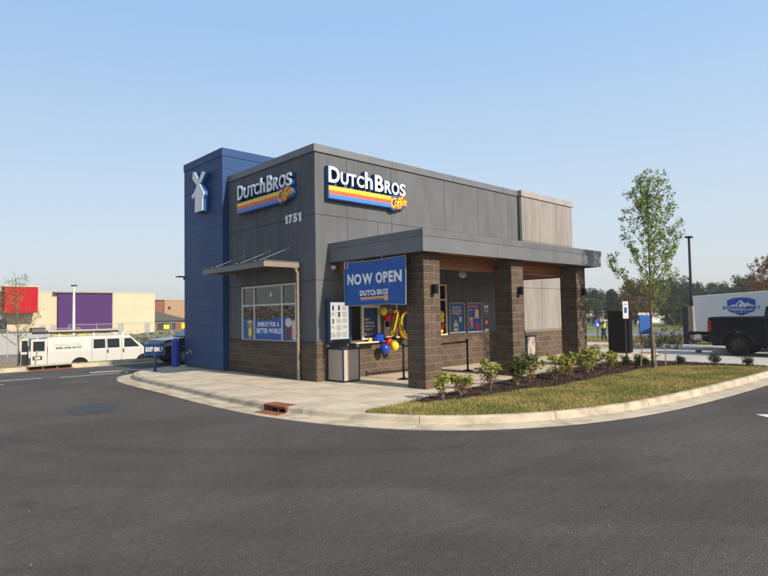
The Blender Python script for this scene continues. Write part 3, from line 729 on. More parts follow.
# hose bib on the tower
hb = thing('hose_bib', 'small metal hose tap sticking out low on the blue tower', 'tap', (TX, 7.4, .56))
MB().tube([(0, 0, 0), (-.13, 0, 0), (-.17, 0, -.02), (-.18, 0, -.08)], .022, mn='chrome').build('spout', 'chrome', hb, smooth=True)
MB().tube([(-.09, 0, .02), (-.09, 0, .09)], .012).tube([(-.09, -.05, .09), (-.09, .05, .09)], .014).build('handle', 'chrome', hb)
MB().lathe([(.06, 0), (.06, .012)], axis='x', c=(-.012, 0, 0)).build('flange', 'chrome', hb)
tl = thing('wall_lamp', 'small dark lamp sticking out from the left edge of the blue tower', 'wall lamp', (TX-.0, 8.02, 3.35))
MB().box(-.02, .1, 0, .05, -.08, .02).build('bracket', 'dgrey', tl); MB().box(-.2, .05, .03, .32, .02, .06).build('lamp_head', 'dgrey', tl)
# windows
def window(fr, u0, u1, v0, v1, mull_u, mull_v, mt, name='window', depth=.06, w=.05):
    b = MB(); b.frame_box(*fr, u0, u1, v0, v0+w, -depth, .012); b.frame_box(*fr, u0, u1, v1-w, v1, -depth, .012)
    b.frame_box(*fr, u0, u0+w, v0+w, v1-w, -depth, .012); b.frame_box(*fr, u1-w, u1, v0+w, v1-w, -depth, .012)
    f = b.build(name, mt, shop)
    us = [u0+w]+[x for x in mull_u]+[u1-w]
    for x in mull_u: MB().frame_box(*fr, x-.025, x+.025, v0+w, v1-w, -depth, .01).build('mullion', mt, f)
    for i in range(len(us)-1):
        a = us[i]+(.025 if i else 0); c = us[i+1]-(.025 if i < len(us)-2 else 0); prev = v0+w
        for vv in list(mull_v)+[None]:
            top = v1-w if vv is None else vv-.025
            MB().frame_box(*fr, a, c, prev, top, -.034, -.028).build('pane', 'glass', f)
            if vv is not None: MB().frame_box(*fr, a, c, vv-.025, vv+.025, -depth, .008).build('transom', mt, f); prev = vv+.025
    return f
window(FL, -4.09, -.96, 1.06, 2.80, [-3.32, -1.72], [2.19], 'frame')
window(FR, 3.10, 5.55, 1.08, 2.82, [3.62, 4.55], [2.29], 'cream')
b = MB(); b.frame_box(*FR, 1.2, 1.23, 1.09, 2.8, -.1, .005); b.frame_box(*FR, 2.39, 2.42, 1.09, 2.8, -.1, .005); b.frame_box(*FR, 1.23, 2.39, 2.76, 2.8, -.1, .005)
sw_ = b.build('service_window', 'cream', shop)
b = MB(); b.frame_box(*FR, 1.65, 1.73, 1.09, 2.10, -.04, .03); b.frame_box(*FR, 2.30, 2.385, 1.09, 2.10, -.04, .03); b.frame_box(*FR, 1.73, 2.30, 2.04, 2.10, -.04, .03); b.frame_box(*FR, 1.73, 2.30, 1.09, 1.13, -.04, .03)
b.build('sash', 'cream', sw_)
MB().frame_box(*FR, 1.73, 2.30, 1.13, 2.04, -.01, .0).build('pane', 'glass_dark', sw_); MB().frame_box(*FR, 1.23, 2.39, 2.10, 2.14, -.05, .02).build('header', 'dgrey', sw_); MB().frame_box(*FR, 1.23, 2.39, 2.14, 2.76, -.03, -.02).build('pane', 'glass_dark', sw_)
MB().box(1.16, 2.05, -.34, -.05, 1.0, 1.035).build('service_ledge', 'cream', shop, bevel=.006, seg=1)
MB().box(2.05, 3.1, -.16, -.05, 1.0, 1.03).build('service_ledge', 'tan_metal', shop)
MB().box(1.2, 1.28, -.3, -.05, .9, 1.0).build('ledge_bracket', 'dgrey', shop)
# awning above the left window
aw = part('awning', shop)
AXO, AY0, AY1 = -1.22, .71, 4.42
MB().box(AXO, AXO+.04, AY0+.042, AY1, 3.20, 3.36).build('fascia', 'coping', aw); MB().box(AXO, -.01, AY0, AY0+.04, 3.21, 3.36).build('end_fascia', 'tan_metal', aw); MB().box(AXO+.04, -.01, AY1-.04, AY1, 3.21, 3.36).build('end_fascia', 'tan_metal', aw)
MB().box(AXO+.04, -.01, AY0+.04, AY1-.04, 3.30, 3.33).build('deck', 'dgrey', aw); MB().box(AXO+.04, -.01, 2.5, 2.56, 3.20, 3.30).box(AXO+.6, AXO+.66, AY0+.04, AY1-.04, 3.22, 3.29).build('purlin', 'dgrey', aw)
MB().box(AXO-.015, AXO+.05, AY0-.015, AY1, 3.36, 3.385).box(AXO+.05, -.01, AY0-.015, AY0+.04, 3.36, 3.385).build('drip_edge', 'dgrey', aw)
for y in (1.31, 2.35, 3.9):
    MB().tube([(AXO+.1, y, 3.38), (-.0, y, 3.84)], .0055, 6).build('tie_rod', 'grey', aw)
    MB().box(AXO+.05, AXO+.16, y-.02, y+.02, 3.37, 3.41).box(-.02, 0, y-.03, y+.03, 3.80, 3.88).build('rod_bracket', 'grey', aw)
ds = part('downspout', shop)
MB().tube([(-.30, .78, 3.26), (-.16, .77, 3.22), (-.085, .76, 3.05), (-.085, .76, .2), (-.085, .76, .02)], .048, 10).build('pipe', 'tan_metal', ds, smooth=True)
MB().tube([(-.085, .76, .0), (-.085, .76, .32)], .058, 10).build('boot', 'dgrey', ds)
for z in (1.25, 2.4): MB().box(-.14, 0, .70, .82, z, z+.03).build('strap', 'tan_metal', ds)

# ------------------------------------------------------------------ signs
def brand_sign(label, fr, U, hv, sv, cof):
    """U: list of (char,u0,u1,v0,v1)"""
    t = thing('shop_sign', label, 'sign')
    for ch, u0, u1, v0, v1 in U:
        b = MB(); add_glyph(b, ch, fr, u0, u1, v0, v1, .02, .17, offset=.028, grow=.014); lt = b.build('letter', 'sign_blue', t)
        b = MB(); add_glyph(b, ch, fr, u0, u1, v0, v1, .1705, .190, offset=.024, grow=0); b.build('letter_face', 'sign_white', lt)
    u0, u1, v0, v1 = sv; h = (v1-v0)/3
    back = MB().frame_box(*fr, u0-.02, u1+.06, v0-.02, v1+.02, .02, .17).build('stripe_box', 'sign_blue', t)
    for k, mt in enumerate(('stripe_blue', 'orange', 'yellow')):
        MB().frame_box(*fr, u0, u1, v0+h*k, v0+h*(k+1), .1705, .190).build('stripe', mt, back)
    a, c, d, e = cof
    b = MB(); 
    pts = [(a-.02, d+.12), (a+.05, d-.02), (a+.22, d-.03), (a+.3, d+.05), (c-.05, d+.1), (c+.05, d+.22), (c, e-.1), (c-.2, e), (a+.2, e+.03), (a, e-.06)]
    o_, U_, V_, N_ = map(Vector, fr); n = len(pts)
    b.add([o_+U_*p[0]+V_*p[1]+N_*.02 for p in pts]+[o_+U_*p[0]+V_*p[1]+N_*.185 for p in pts], [tuple(range(n)), tuple(range(2*n-1, n-1, -1))]+[(i, (i+1) % n, n+(i+1) % n, n+i) for i in range(n)])
    cb = b.build('script_backing', 'sign_blue', t)
    wd = (c-a)
    ch = [('C', 0, .30, .06, .40), ('o', .26, .44, .12, .32), ('f', .40, .58, .06, .44), ('f', .54, .72, .08, .46), ('e', .66, .84, .18, .36), ('e', .82, 1.0, .20, .38)]
    for g, (mt, off, gr, n0, n1) in enumerate((('orange', .06, .035, .191, .198), ('yellow', .0, -.002, .1985, .203))):
        b = MB()
        for cc, x0, x1, y0, y1 in ch: add_glyph(b, cc, fr, a+x0*wd, a+x1*wd, d+y0*(e-d)/.5, d+y1*(e-d)/.5, n0, n1, offset=off, grow=gr, shear=.15)
        b.build('script', mt, cb)
    return t
LR = [('D', .36, .76, 5.60, 6.06), ('U', .80, 1.08, 5.60, 5.95), ('T', 1.10, 1.38, 5.60, 5.95), ('C', 1.41, 1.68, 5.60, 5.95), ('h', 1.73, 2.03, 5.60, 6.10), ('B', 2.13, 2.48, 5.58, 6.08), ('R', 2.53, 2.82, 5.58, 5.96), ('O', 2.83, 3.16, 5.57, 5.96), ('S', 3.18, 3.44, 5.57, 5.96)]
brand_sign('white lettered shop sign with rainbow stripe on the front wall right of the corner', FR, LR, None, (.36, 2.80, 5.15, 5.50), (2.76, 3.44, 5.10, 5.56))
LL = [('D', -4.02, -3.66, 5.66, 6.14), ('U', -3.61, -3.28, 5.66, 6.02), ('T', -3.24, -2.97, 5.66, 6.02), ('C', -2.95, -2.66, 5.66, 6.02), ('h', -2.60, -2.31, 5.66, 6.14), ('B', -2.21, -1.90, 5.63, 6.14), ('R', -1.85, -1.56, 5.63, 6.02), ('O', -1.54, -1.18, 5.63, 6.02), ('S', -1.16, -.88, 5.62, 6.02)]
brand_sign('white lettered shop sign with rainbow stripe on the shaded side wall above the awning', FL, LL, None, (-4.04, -1.53, 5.22, 5.55), (-1.58, -.88, 5.18, 5.64))
# windmill sign on the tower
wm = thing('windmill_sign', 'white windmill shaped sign with blue sides high on the blue tower', 'sign', (TX, 0, 0))
FW = ((0, 0, 0), (0, -1, 0), (0, 0, 1), (-1, 0, 0))
def plate(poly, n0, n1, name, mt, par, grow=0):
    o_, U_, V_, N_ = map(Vector, FW); cx = sum(p[0] for p in poly)/len(poly); cy = sum(p[1] for p in poly)/len(poly); n = len(poly)
    pts = [(p[0]+math.copysign(grow, p[0]-cx), p[1]+math.copysign(grow, p[1]-cy)) for p in poly]
    b = MB().add([o_+U_*p[0]+V_*p[1]+N_*n0 for p in pts]+[o_+U_*p[0]+V_*p[1]+N_*n1 for p in pts], [tuple(range(n)), tuple(range(2*n-1, n-1, -1))]+[(i, (i+1) % n, n+(i+1) % n, n+i) for i in range(n)])
    return b.build(name, mt, par)
P1 = [(-6.76, 7.11), (-6.60, 7.06), (-6.31, 6.70), (-6.42, 6.60), (-6.51, 6.60), (-6.82, 6.86)]
P2 = [(-6.05, 6.99), (-5.80, 6.90), (-6.17, 6.62), (-6.30, 6.58), (-6.36, 6.68), (-6.28, 6.72)]
P3 = [(-6.45, 6.62), (-6.27, 6.62), (-6.12, 6.46), (-5.93, 6.27), (-5.90, 6.16), (-5.99, 6.02), (-6.01, 5.60), (-6.62, 5.60), (-6.60, 6.10), (-6.54, 6.42)]
P4 = [(-6.53, 6.46), (-6.57, 6.24), (-6.72, 6.12), (-6.92, 6.22), (-6.70, 6.32)]
for i, P in enumerate((P1, P2, P3, P4)):
    s_ = plate(P, .02, .20, ['blade', 'blade', 'mill_body', 'blade'][i], 'sign_blue', wm, .02); plate(P, .2005+.0006*i, .225+.001*i, 'face', 'sign_white', s_)
# address
ad = thing('address_number', 'white address digits 1751 on the side wall near the building corner', 'sign')
for ch, u0 in zip('1751', (-1.46, -1.27, -1.03, -.77)):
    b = MB(); add_glyph(b, ch, FL, u0, u0+(.12 if ch == '1' else .19), 4.56, 4.82, .003, .03, offset=.05); b.build('digit', 'sign_white', ad)
# now open banner
bn = thing('banner', 'blue NOW OPEN cloth banner hung from the canopy edge beside the first column', 'banner', (.5, 0, 0))
FB = ((0, 0, 0), (0, -1, 0), (0, 0, 1), (-1, 0, 0))
NU, NV = 40, 20; U0, U1 = .66, 3.02
def bsag(u, v):
    t = (u-U0)/(U1-U0); return .035*math.sin(t*9+v*1.2)*(1-.5*v)+.03*math.sin(t*math.pi)*v+.02*math.exp(-((t-.1)**2+(v-.9)**2)*30)*math.sin(12*(t+v))
def bpos(u, w):   # w: 0 bottom..1 top
    t = (u-U0)/(U1-U0); top = 3.28-.035*math.sin(t*math.pi); bot = 2.10-.02*t-.015*math.sin(t*7)
    return Vector((-bsag(u, w), -u, bot+(top-bot)*w))
vs = [bpos(U0+(U1-U0)*i/NU, j/NV) for j in range(NV+1) for i in range(NU+1)]
fs = [(j*(NU+1)+i, j*(NU+1)+i+1, (j+1)*(NU+1)+i+1, (j+1)*(NU+1)+i) for j in range(NV) for i in range(NU)]
cl = MB().add(vs, fs).build('cloth', 'banner', bn, smooth=True); sd = cl.modifiers.new('s', 'SOLIDIFY'); sd.thickness = .003; sd.offset = 0
def drape(b):
    for i, v in enumerate(b.v):   # v in banner-flat coords (n, -u, w*1.18+2.1)
        u = -v[1]; w = (v[2]-2.10)/1.18; p = bpos(u, w); b.v[i] = (p.x-.009+v[0], p.y, p.z)
b = MB(); text_line(b, 'NOW OPEN', FB, .82, 2.90, 2.66, 2.95, .0, offset=.045); drape(b); b.build('lettering', 'sign_white', bn)
b = MB(); text_line(b, 'DUTCh BROS', FB, 1.32, 2.42, 2.355, 2.50, .0, offset=.05); drape(b); b.build('lettering', 'sign_white', bn)
for k, mt in enumerate(('stripe_blue', 'orange', 'yellow')):
    b = MB(); n = 14
    b.add([(0, -(1.34+1.0*i/n), 2.215+.032*(k+j)) for j in (0, 1) for i in range(n+1)], [(i, i+1, n+2+i, n+1+i) for i in range(n)]); drape(b); b.build('stripe', mt, bn)
b = MB(); b.add([(-.003, -(2.33+.10*math.cos(t)), 2.27+.085*math.sin(t)) for t in np.arange(0, 6.28, .52)], [tuple(range(13))[:len(np.arange(0, 6.28, .52))]]); drape(b); b.build('emblem', 'peach', bn)
b = MB(); b.tube([bpos(U0+(U1-U0)*i/12, 1)+Vector((0, 0, .0)) for i in range(13)], .012, 5).tube([bpos(U0+(U1-U0)*i/12, 0) for i in range(13)], .012, 5).tube([bpos(U0, j/8) for j in range(9)], .012, 5).tube([bpos(U1, j/8) for j in range(9)], .012, 5)
b.build('hem', 'grey', bn)
b = MB()
for u in (U0+.02, 1.4, 2.2, U1-.02): p = bpos(u, 1); b.tube([p, (p.x+.03, p.y, 3.40)], .006, 5)
b.tube([(-.02, -.70, 3.28), (-.06, -.74, 3.12), (-.05, -.86, 3.10), (-.02, -.82, 3.27)], .01, 5)
b.build('rope', 'white', bn)

# ------------------------------------------------------------------ wall lamps and cameras
def sconce(x, z, label):
    t = thing('wall_lamp', label, 'wall lamp', (x, -3.385, z), group='lamps on the block columns')
    MB().box(-.06, .06, -.02, 0, -.09, .09).build('back_plate', 'grey', t); MB().box(-.065, .065, -.15, -.02, -.115, .115).build('housing', 'black', t, bevel=.006, seg=1)
    MB().lathe([(.045, -.117), (.045, -.113)], c=(0, -.085, 0)).build('lens', 'grey', t); return t
sconce(1.06, 2.44, 'black cylinder lamp on the first block column beside the banner'); sconce(4.80, 2.45, 'black cylinder lamp on the middle block column'); sconce(8.56, 2.46, 'black cylinder lamp on the last block column by the order board')
cm = thing('security_camera', 'white dome camera hanging under the canopy between the first two columns', 'camera', (4.1, -1.9, 3.40))
MB().tube([(0, 0, 0), (0, 0, -.30)], .03).build('stem', 'offwhite', cm); MB().lathe([(.06, -.28), (.11, -.32), (.12, -.40), (.09, -.47), (.03, -.51)], n=16).build('dome', 'offwhite', cm, smooth=True)
cm = thing('security_camera', 'tiny white dome camera on the wall above the menu board', 'camera', (.60, -.05, 3.20))
MB().lathe([(.07, 0), (.07, -.05)], axis='y', c=(0, .05, 0), n=14).build('base', 'offwhite', cm); MB().lathe([(.06, -.04), (.055, -.09), (.03, -.12)], axis='y', c=(0, .05, 0), n=14).build('dome', 'white', cm, smooth=True)

# ------------------------------------------------------------------ prints on the front wall
def fbox(name, r, n0, n1, mt, par, fr=FR, bevel=0): return MB().frame_box(*fr, *r, n0, n1).build(name, mt, par, bevel=bevel, seg=1)
mb = thing('menu_board', 'white menu board in a thick navy frame on the front wall by the corner', 'menu board')
b = MB(); 
for r in ((.30, .40, 1.07, 2.28), (1.09, 1.175, 1.07, 2.28), (.40, 1.09, 1.07, 1.15), (.40, 1.09, 2.2, 2.28)): b.frame_box(*FR, *r, .002, .13)
b.build('frame', 'navy', mb); fbox('paper', (.40, 1.09, 1.15, 2.20), .01, .09, 'menu_paper_glow', mb)
b = MB(); rr = random.Random(3)
for i in range(5):
    for j in range(3):
        u = .44+j*.215; v = 2.10-i*.19
        if rr.random() < .35 or (i, j) == (0, 1):
            b.frame_box(*FR, u+.05, u+.12, v-.13, v-.01, .0902, .0906, rr.choice(['peach', 'brown_print', 'red', 'green_print', 'stripe_blue']))
            b.frame_box(*FR, u+.055, u+.115, v-.01, v+.012, .0902, .0907, 'brown_print')
        else:
            for k in range(rr.randint(3, 5)): b.frame_box(*FR, u, u+rr.uniform(.09, .18), v-.028*k-.01, v-.028*k, .0902, .0904, 'grey')
b.frame_box(*FR, .66, .664, 1.17, 1.9, .0902, .0904, 'grey'); b.frame_box(*FR, .42, 1.07, 1.905, 1.91, .0902, .0904, 'grey')
b.build('menu_print', None, mb)
hp = thing('poster', 'navy window poster with cream lettering on the sliding service sash', 'poster')
fbox('sheet', (1.745, 2.285, 1.14, 2.03), .002, .006, 'poster_navy', hp)
b = MB()
for s_, v in (('FIRST', 1.68), ('SERVED', 1.59), ('ALWAYS', 1.50), ('WITH US', 1.41)): pass
for i, (s_, v) in enumerate((('HEY', 1.66), ('OPENING', 1.56), ('SERVICE', 1.46), ('TODAY', 1.36))): text_line(b, s_, FR, 1.79, 1.79+(.22, .36, .38, .30)[i], v, v+.055, .0066, 'cream', offset=.02)
for k in range(3): b.frame_box(*FR, 1.86, 2.15, 1.27-.03*k, 1.282-.03*k, .0062, .0066, 'grey')
b.frame_box(*FR, 1.79, 1.84, 1.2, 1.29, .0062, .0066, 'offwhite')
b.build('print', None, hp)
for lab, r, kind in (('small white framed notice behind the gold number balloons', (2.58, 2.84, 1.12, 1.64), 0), ('black and white notice topmost right of the framed posters', (7.63, 7.90, 1.99, 2.18), 1), ('grey notice below the topmost one right of the framed posters', (7.63, 7.90, 1.77, 1.95), 2), ('pink and black notice lowest right of the framed posters', (7.63, 7.90, 1.13, 1.60), 3)):
    t = thing('notice', lab, 'notice'); fbox('sheet', r, .002, .012, ('offwhite', 'offwhite', 'grey', 'brown_print')[kind], t); b = MB(); u0, u1, v0, v1 = r
    if kind == 0:
        b.frame_box(*FR, u0+.03, u1-.03, v1-.2, v1-.03, .0122, .0126, 'black')
        for k in range(5): b.frame_box(*FR, u0+.04, u1-.05-.03*(k % 2), v0+.05+.045*k, v0+.065+.045*k, .0122, .0126, 'dgrey')
    elif kind == 1: b.frame_box(*FR, u0+.02, u1-.02, v1-.07, v1-.01, .0122, .0126, 'black')
    elif kind == 2: b.frame_box(*FR, u0+.02, u1-.02, v0+.04, v0+.07, .0122, .0126, 'black')
    else:
        b.frame_box(*FR, u0+.03, u1-.03, v1-.22, v1-.04, .0122, .0126, 'red'); b.frame_box(*FR, u0+.08, u1-.08, v1-.18, v1-.08, .0127, .0130, 'offwhite'); b.frame_box(*FR, u0+.02, u1-.02, v0+.02, v0+.1, .0122, .0126, 'offwhite')
    b.build('print', None, t)
def framed(label, r, paper):
    t = thing('framed_poster', label, 'poster', group='framed posters on the front wall'); u0, u1, v0, v1 = r; b = MB(); w = .045
    for q in ((u0, u1, v0, v0+w), (u0, u1, v1-w, v1), (u0, u0+w, v0+w, v1-w), (u1-w, u1, v0+w, v1-w)): b.frame_box(*FR, *q, .002, .04)
    b.build('frame', 'grey', t); fbox('sheet', (u0+w, u1-w, v0+w, v1-w), .004, .02, paper, t); return t, u0+w, u1-w, v0+w, v1-w
t, a, c, d, e = framed('framed teal blue poster with cream headline, left of the two framed posters', (5.64, 6.48, 1.13, 2.20), 'poster_blue'); b = MB()
text_line(b, 'SIPPIN', FR, a+.12, a+.58, e-.17, e-.10, .0206, 'cream', .02); text_line(b, 'DREAMS', FR, a+.10, a+.64, e-.29, e-.20, .0206, 'peach', .02); text_line(b, 'HERE', FR, a+.1, a+.4, e-.37, e-.31, .0206, 'cream', .02)
b.frame_box(*FR, a+.20, a+.42, d+.02, d+.30, .0202, .0206, 'cream'); b.frame_box(*FR, a+.26, a+.38, d+.12, d+.2, .0208, .021, 'brown_print'); b.frame_box(*FR, a+.24, a+.36, d+.30, d+.42, .0202, .0206, 'b_pink'); b.frame_box(*FR, a+.5, a+.62, d+.34, d+.52, .0202, .0206, 'cream')
for k in range(3): b.frame_box(*FR, a+.34, a+.62, d+.58+.035*k, d+.592+.035*k, .0202, .0206, 'offwhite')
b.build('print', None, t)
t, a, c, d, e = framed('framed violet blue poster with orange headline and drinks, right of the two framed posters', (6.63, 7.46, 1.12, 2.20), 'poster_blue2'); b = MB()
text_line(b, 'REBEL', FR, a+.06, a+.62, e-.14, e-.05, .0206, 'orange', .025)
b.frame_box(*FR, a+.40, a+.62, e-.50, e-.20, .0202, .0206, 'peach'); b.frame_box(*FR, a+.43, a+.58, e-.46, e-.26, .0208, .021, 'yellow'); b.frame_box(*FR, a+.08, a+.26, e-.24, e-.21, .0202, .0206, 'offwhite'); b.frame_box(*FR, a+.12, a+.17, e-.44, e-.3, .0202, .0206, 'stripe_blue')
b.frame_box(*FR, a+.08, a+.26, d+.28, d+.50, .0202, .0206, 'peach'); b.frame_box(*FR, a+.11, a+.23, d+.3, d+.42, .0208, .021, 'orange'); b.frame_box(*FR, a+.30, a+.64, d+.46, d+.485, .0202, .0206, 'offwhite'); b.frame_box(*FR, a+.44, a+.62, d+.05, d+.27, .0202, .0206, 'red'); b.frame_box(*FR, a+.15, a+.28, d+.18, d+.26, .0202, .0206, 'peach')
for k in range(2): b.frame_box(*FR, a+.1, a+.3, d+.1+.03*k, d+.11+.03*k, .0202, .0206, 'offwhite')
b.build('print', None, t)
fbox('window_print', (3.15, 3.60, 1.13, 2.26), -.027, -.024, 'poster_navy', shop)
# print in the left window
wp = thing('window_poster', 'blue window poster reading energy for a better world with painted drinks', 'poster')
FP = ((-.0, 0, 0), (0, -1, 0), (0, 0, 1), (-1, 0, 0))
def wpoly(pts, n0, n1, mt, b):
    o_, U_, V_, N_ = map(Vector, FP); n = len(pts)
    b.add([o_+U_*p[0]+V_*p[1]+N_*n1 for p in pts], [tuple(range(n))], mt)
for (a, c) in ((-4.03, -3.35), (-3.29, -1.75), (-1.69, -1.02)):
    b = MB()
    def ht(u): return 1.72+.10*math.sin((u+4.03)*1.0+2.4)+.20*math.exp(-((u+1.75)/.8)**2)
    us = np.linspace(a, c, 16); wpoly([(a, 1.12)]+[(c, 1.12)]+[(u, ht(u)) for u in us[::-1]], 0, -.022, 'banner', b); b.build('sheet', None, wp)
b = MB(); text_line(b, 'ENERGY FOR A', FP, -3.14, -1.90, 1.52, 1.66, -.020, 'sign_white', .03); text_line(b, 'BETTER WORLD', FP, -3.20, -1.78, 1.31, 1.46, -.020, 'sign_white', .03); b.build('lettering', None, wp)
rp = random.Random(5)
for (a, c) in ((-4.02, -3.36), (-3.28, -1.76), (-1.68, -1.03)):
    b = MB()
    for k in range(int((c-a)*150)):
        u = rp.uniform(a+.03, c-.03); top = 2.13-.10*abs(math.sin(u*5)); v = rp.uniform(ht(u)+.01, max(top, ht(u)+.06))
        hi = (v-ht(u))/max(.05, top-ht(u)); rr_ = rp.uniform(.015, .038); m_ = rp.choice(['f_red', 'f_red', 'f_red', 'f_green', 'f_yellow', 'f_grey', 'f_grey'] if hi > .5 else ['f_green', 'brown_print', 'f_yellow', 'leafy', 'leafy', 'brown_print', 'f_red'])
        a0 = rp.random()*6; wpoly([(min(max(u+rr_*math.cos(t+a0)*rp.uniform(.6, 1.1), a), c), v+rr_*math.sin(t+a0)) for t in np.arange(0, 6.2, 1.05)], 0, -.0225-.00002*k, m_, b)
    tag(b.build('flower_print', None, wp), kind='stuff')
def cup(b, u, v, w, h, m1, m2, m3):
    wpoly([(u-w*.36, v), (u+w*.36, v), (u+w/2, v+h), (u-w/2, v+h)], 0, -.0195, m1, b); wpoly([(u-w*.3, v+h*.2), (u+w*.28, v+h*.15), (u+w*.34, v+h*.6), (u-w*.3, v+h*.7)], 0, -.019, m2, b)
    wpoly([(u+w*.6*math.cos(t), v+h+w*.3*max(0, math.sin(t))+.01*math.sin(t*5)) for t in np.linspace(0, math.pi, 10)], 0, -.0185, m3, b)
for a_ in ((-3.62, 1.13, .30, .50, 'green_print', 'yellow', 'peach'), (-1.42, 1.13, .26, .34, 'brown_print', 'f_red', 'brown_print'), (-1.13, 1.13, .2, .52, 'offwhite', 'peach', 'peach')):
    b = MB(); cup(b, *a_); b.build('drink_print', None, wp)
b = MB(); wpoly([(-1.40+.17*math.cos(t), 1.64+.14*math.sin(t)) for t in np.linspace(0, 6.2, 16)], 0, -.018, 'offwhite', b); b.build('cream_print', None, wp)
# balloons
def balloon(label, c, r, mt, grp='round balloons in the front decoration'):
    t = thing('balloon', label, 'balloon', c, group=grp)
    MB().lathe([(.001, -1.12*r), (.25*r, -1.06*r), (.6*r, -.82*r), (.88*r, -.45*r), (1*r, 0), (.9*r, .46*r), (.62*r, .82*r), (.3*r, .98*r), (.001, 1.0*r)], n=20).build('skin', mt, t, smooth=True)
    MB().lathe([(.001, -1.08*r), (.05*r+.004, -1.2*r), (.001, -1.22*r)], n=8).build('knot', mt, t); return t
balloon('yellow round balloon just under the banner', (2.36, -.22, 1.93), .125, 'b_yellow')
balloon('pale pink balloon between the yellow balloon and gold digits', (2.66, -.20, 1.91), .11, 'b_pink')
balloon('red balloon below the pink one, left of two joined', (2.50, -.26, 1.74), .115, 'b_red'); balloon('red balloon touching the gold number one', (2.66, -.30, 1.70), .105, 'b_red')
balloon('blue balloon hanging below the service ledge', (2.30, -.30, .80), .16, 'b_blue'); balloon('yellow balloon below the ledge beside the blue one', (2.62, -.40, .87), .14, 'b_yellow'); balloon('red balloon peeping out behind the low yellow one', (2.60, -.15, 1.0), .12, 'b_red')
balloon('yellow balloon behind the first column by the window frame', (5.02, -.16, 1.78), .14, 'b_yellow'); balloon('yellow balloon second lowest behind the first column', (5.04, -.16, 1.60), .12, 'b_yellow'); balloon('red balloon behind the first column by the window frame', (5.02, -.18, 1.42), .13, 'b_red'); balloon('small yellow balloon lowest behind the first column', (5.04, -.15, 1.24), .09, 'b_yellow')
def foil(label, pts, r, closed=False):
    t = thing('number_balloon', label, 'balloon'); n = len(pts); rr = [r*(1 if 0 < i < n-1 or closed else .55)*(1+.14*math.sin(i*2.7)) for i in range(n)]
    if closed: pts = pts+[pts[0]]; rr.append(rr[0])
    b = MB(); b.tube(pts, rr, 12, cap=True); o = b.build('foil', 'gold_foil', t, smooth=True); o.modifiers.new('s', 'SUBSURF').levels = 1; o.modifiers['s'].render_levels = 1
    MB().tube([pts[0], (pts[0][0], pts[0][1]+.02, pts[0][2]-.02 if pts[0][2] < 1.5 else pts[0][2]+.1)], .012, 6).build('valve', 'gold_foil', t); return t
foil('gold foil balloon shaped like the digit one under the banner', [(2.50, -.38, 1.14), (2.57, -.38, 1.3), (2.64, -.38, 1.5), (2.72, -.38, 1.72), (2.75, -.38, 1.92), (2.69, -.38, 1.97), (2.60, -.38, 1.86)], .108)
foil('gold foil balloon shaped like the digit zero beside the first column', [(3.17+.25*math.cos(t), -.36, 1.53+.40*math.sin(t)) for t in np.linspace(.3,  .3+math.tau*15/16, 16)], .105, True)
pass
balloon('pale yellow green balloon floating behind the upper pane of the left window', (.16, 2.38, 2.50), .15, 'lamp_green')
# things on the ledge
t = thing('napkin_box', 'blue box standing on the service ledge', 'box', (2.20, -.14, 1.03)); MB().box(-.14, .16, -.08, .08, 0, .20).build('body', 'b_blue', t, bevel=.01, seg=1); MB().box(-.10, .12, -.04, .04, .2, .225).build('opening', 'black', t)
t = thing('cup', 'yellow cup standing on the service ledge beside the blue box', 'cup', (1.80, -.20, 1.035)); MB().lathe([(.05, 0), (.065, .09)], n=14).build('body', 'b_yellow', t); MB().lathe([(.07, .09), (.07, .105)], n=14).build('lid', 'offwhite', t)

# ------------------------------------------------------------------ bins, stanchions
def bin_(loc, label):
    t = thing('litter_bin', label, 'litter bin', loc, group='square litter bins'); w, d, h = .60, .70, .92; r = .035
    b = MB()
    for x in (0, w-r):
        for y in (0, d-r): b.box(x, x+r, y, y+r, 0.02, h)
    b.box(r, w-r, 0, r, .02, .05); b.box(r, w-r, 0, r, h-.035, h); b.box(0, r, r, d-r, .02, .05); b.box(0, r, r, d-r, h-.035, h); b.box(w-r, w, r, d-r, .02, .05); b.box(w-r, w, r, d-r, h-.035, h); b.box(r, w-r, d-r, d, .02, .05)
    b.build('frame', 'navy_frame', t); MB().box(-.005, w+.005, -.005, d+.005, h, h+.025).build('lid', 'navy_frame', t, bevel=.005, seg=1)
    MB().box(r, w-r, .012, .03, .05, h-.035).build('front_panel', 'bin_panel', t); MB().box(.012, .03, r, d-r, .05, h-.035).build('side_panel', 'bin_panel', t); MB().box(w-.03, w-.012, r, d-r, .05, h-.035).build('side_panel', 'bin_panel', t); MB().box(r, w-r, d-.03, d-.012, .05, h-.035).build('back_panel', 'bin_panel', t)
    return t
bin_((.32, -.76, 0), 'square tan litter bin with navy frame standing at the building corner'); bin_((8.96, -.95, 0), 'square tan litter bin with navy frame seen between the second and third columns')
def stanchion(x, y, label):
    t = thing('stanchion', label, 'queue barrier', (x, y, 0), group='black belt barrier posts')
    MB().lathe([(.17, 0), (.17, .02), (.06, .045), (.03, .06)], n=20).build('base', 'black', t); MB().tube([(0, 0, .05), (0, 0, .94)], .03, 12).build('post', 'black', t, smooth=True); MB().lathe([(.04, .92), (.042, 1.0), (.02, 1.01)], n=14).build('belt_head', 'black', t); return t
stanchion(1.94, -1.45, 'black queue post standing left of the first column'); t = stanchion(4.81, -1.44, 'black queue post with belt standing right of the first column')
MB().add([(-2.84, -.01, .955), (-2.84, -.01, .90), (-.04, 0, .90), (-.04, 0, .955), (-1.4, 0, .88), (-1.4, 0, .935)], [(0, 1, 4, 5), (5, 4, 2, 3)]).build('belt', 'black', t).modifiers.new('s', 'SOLIDIFY').thickness = .003

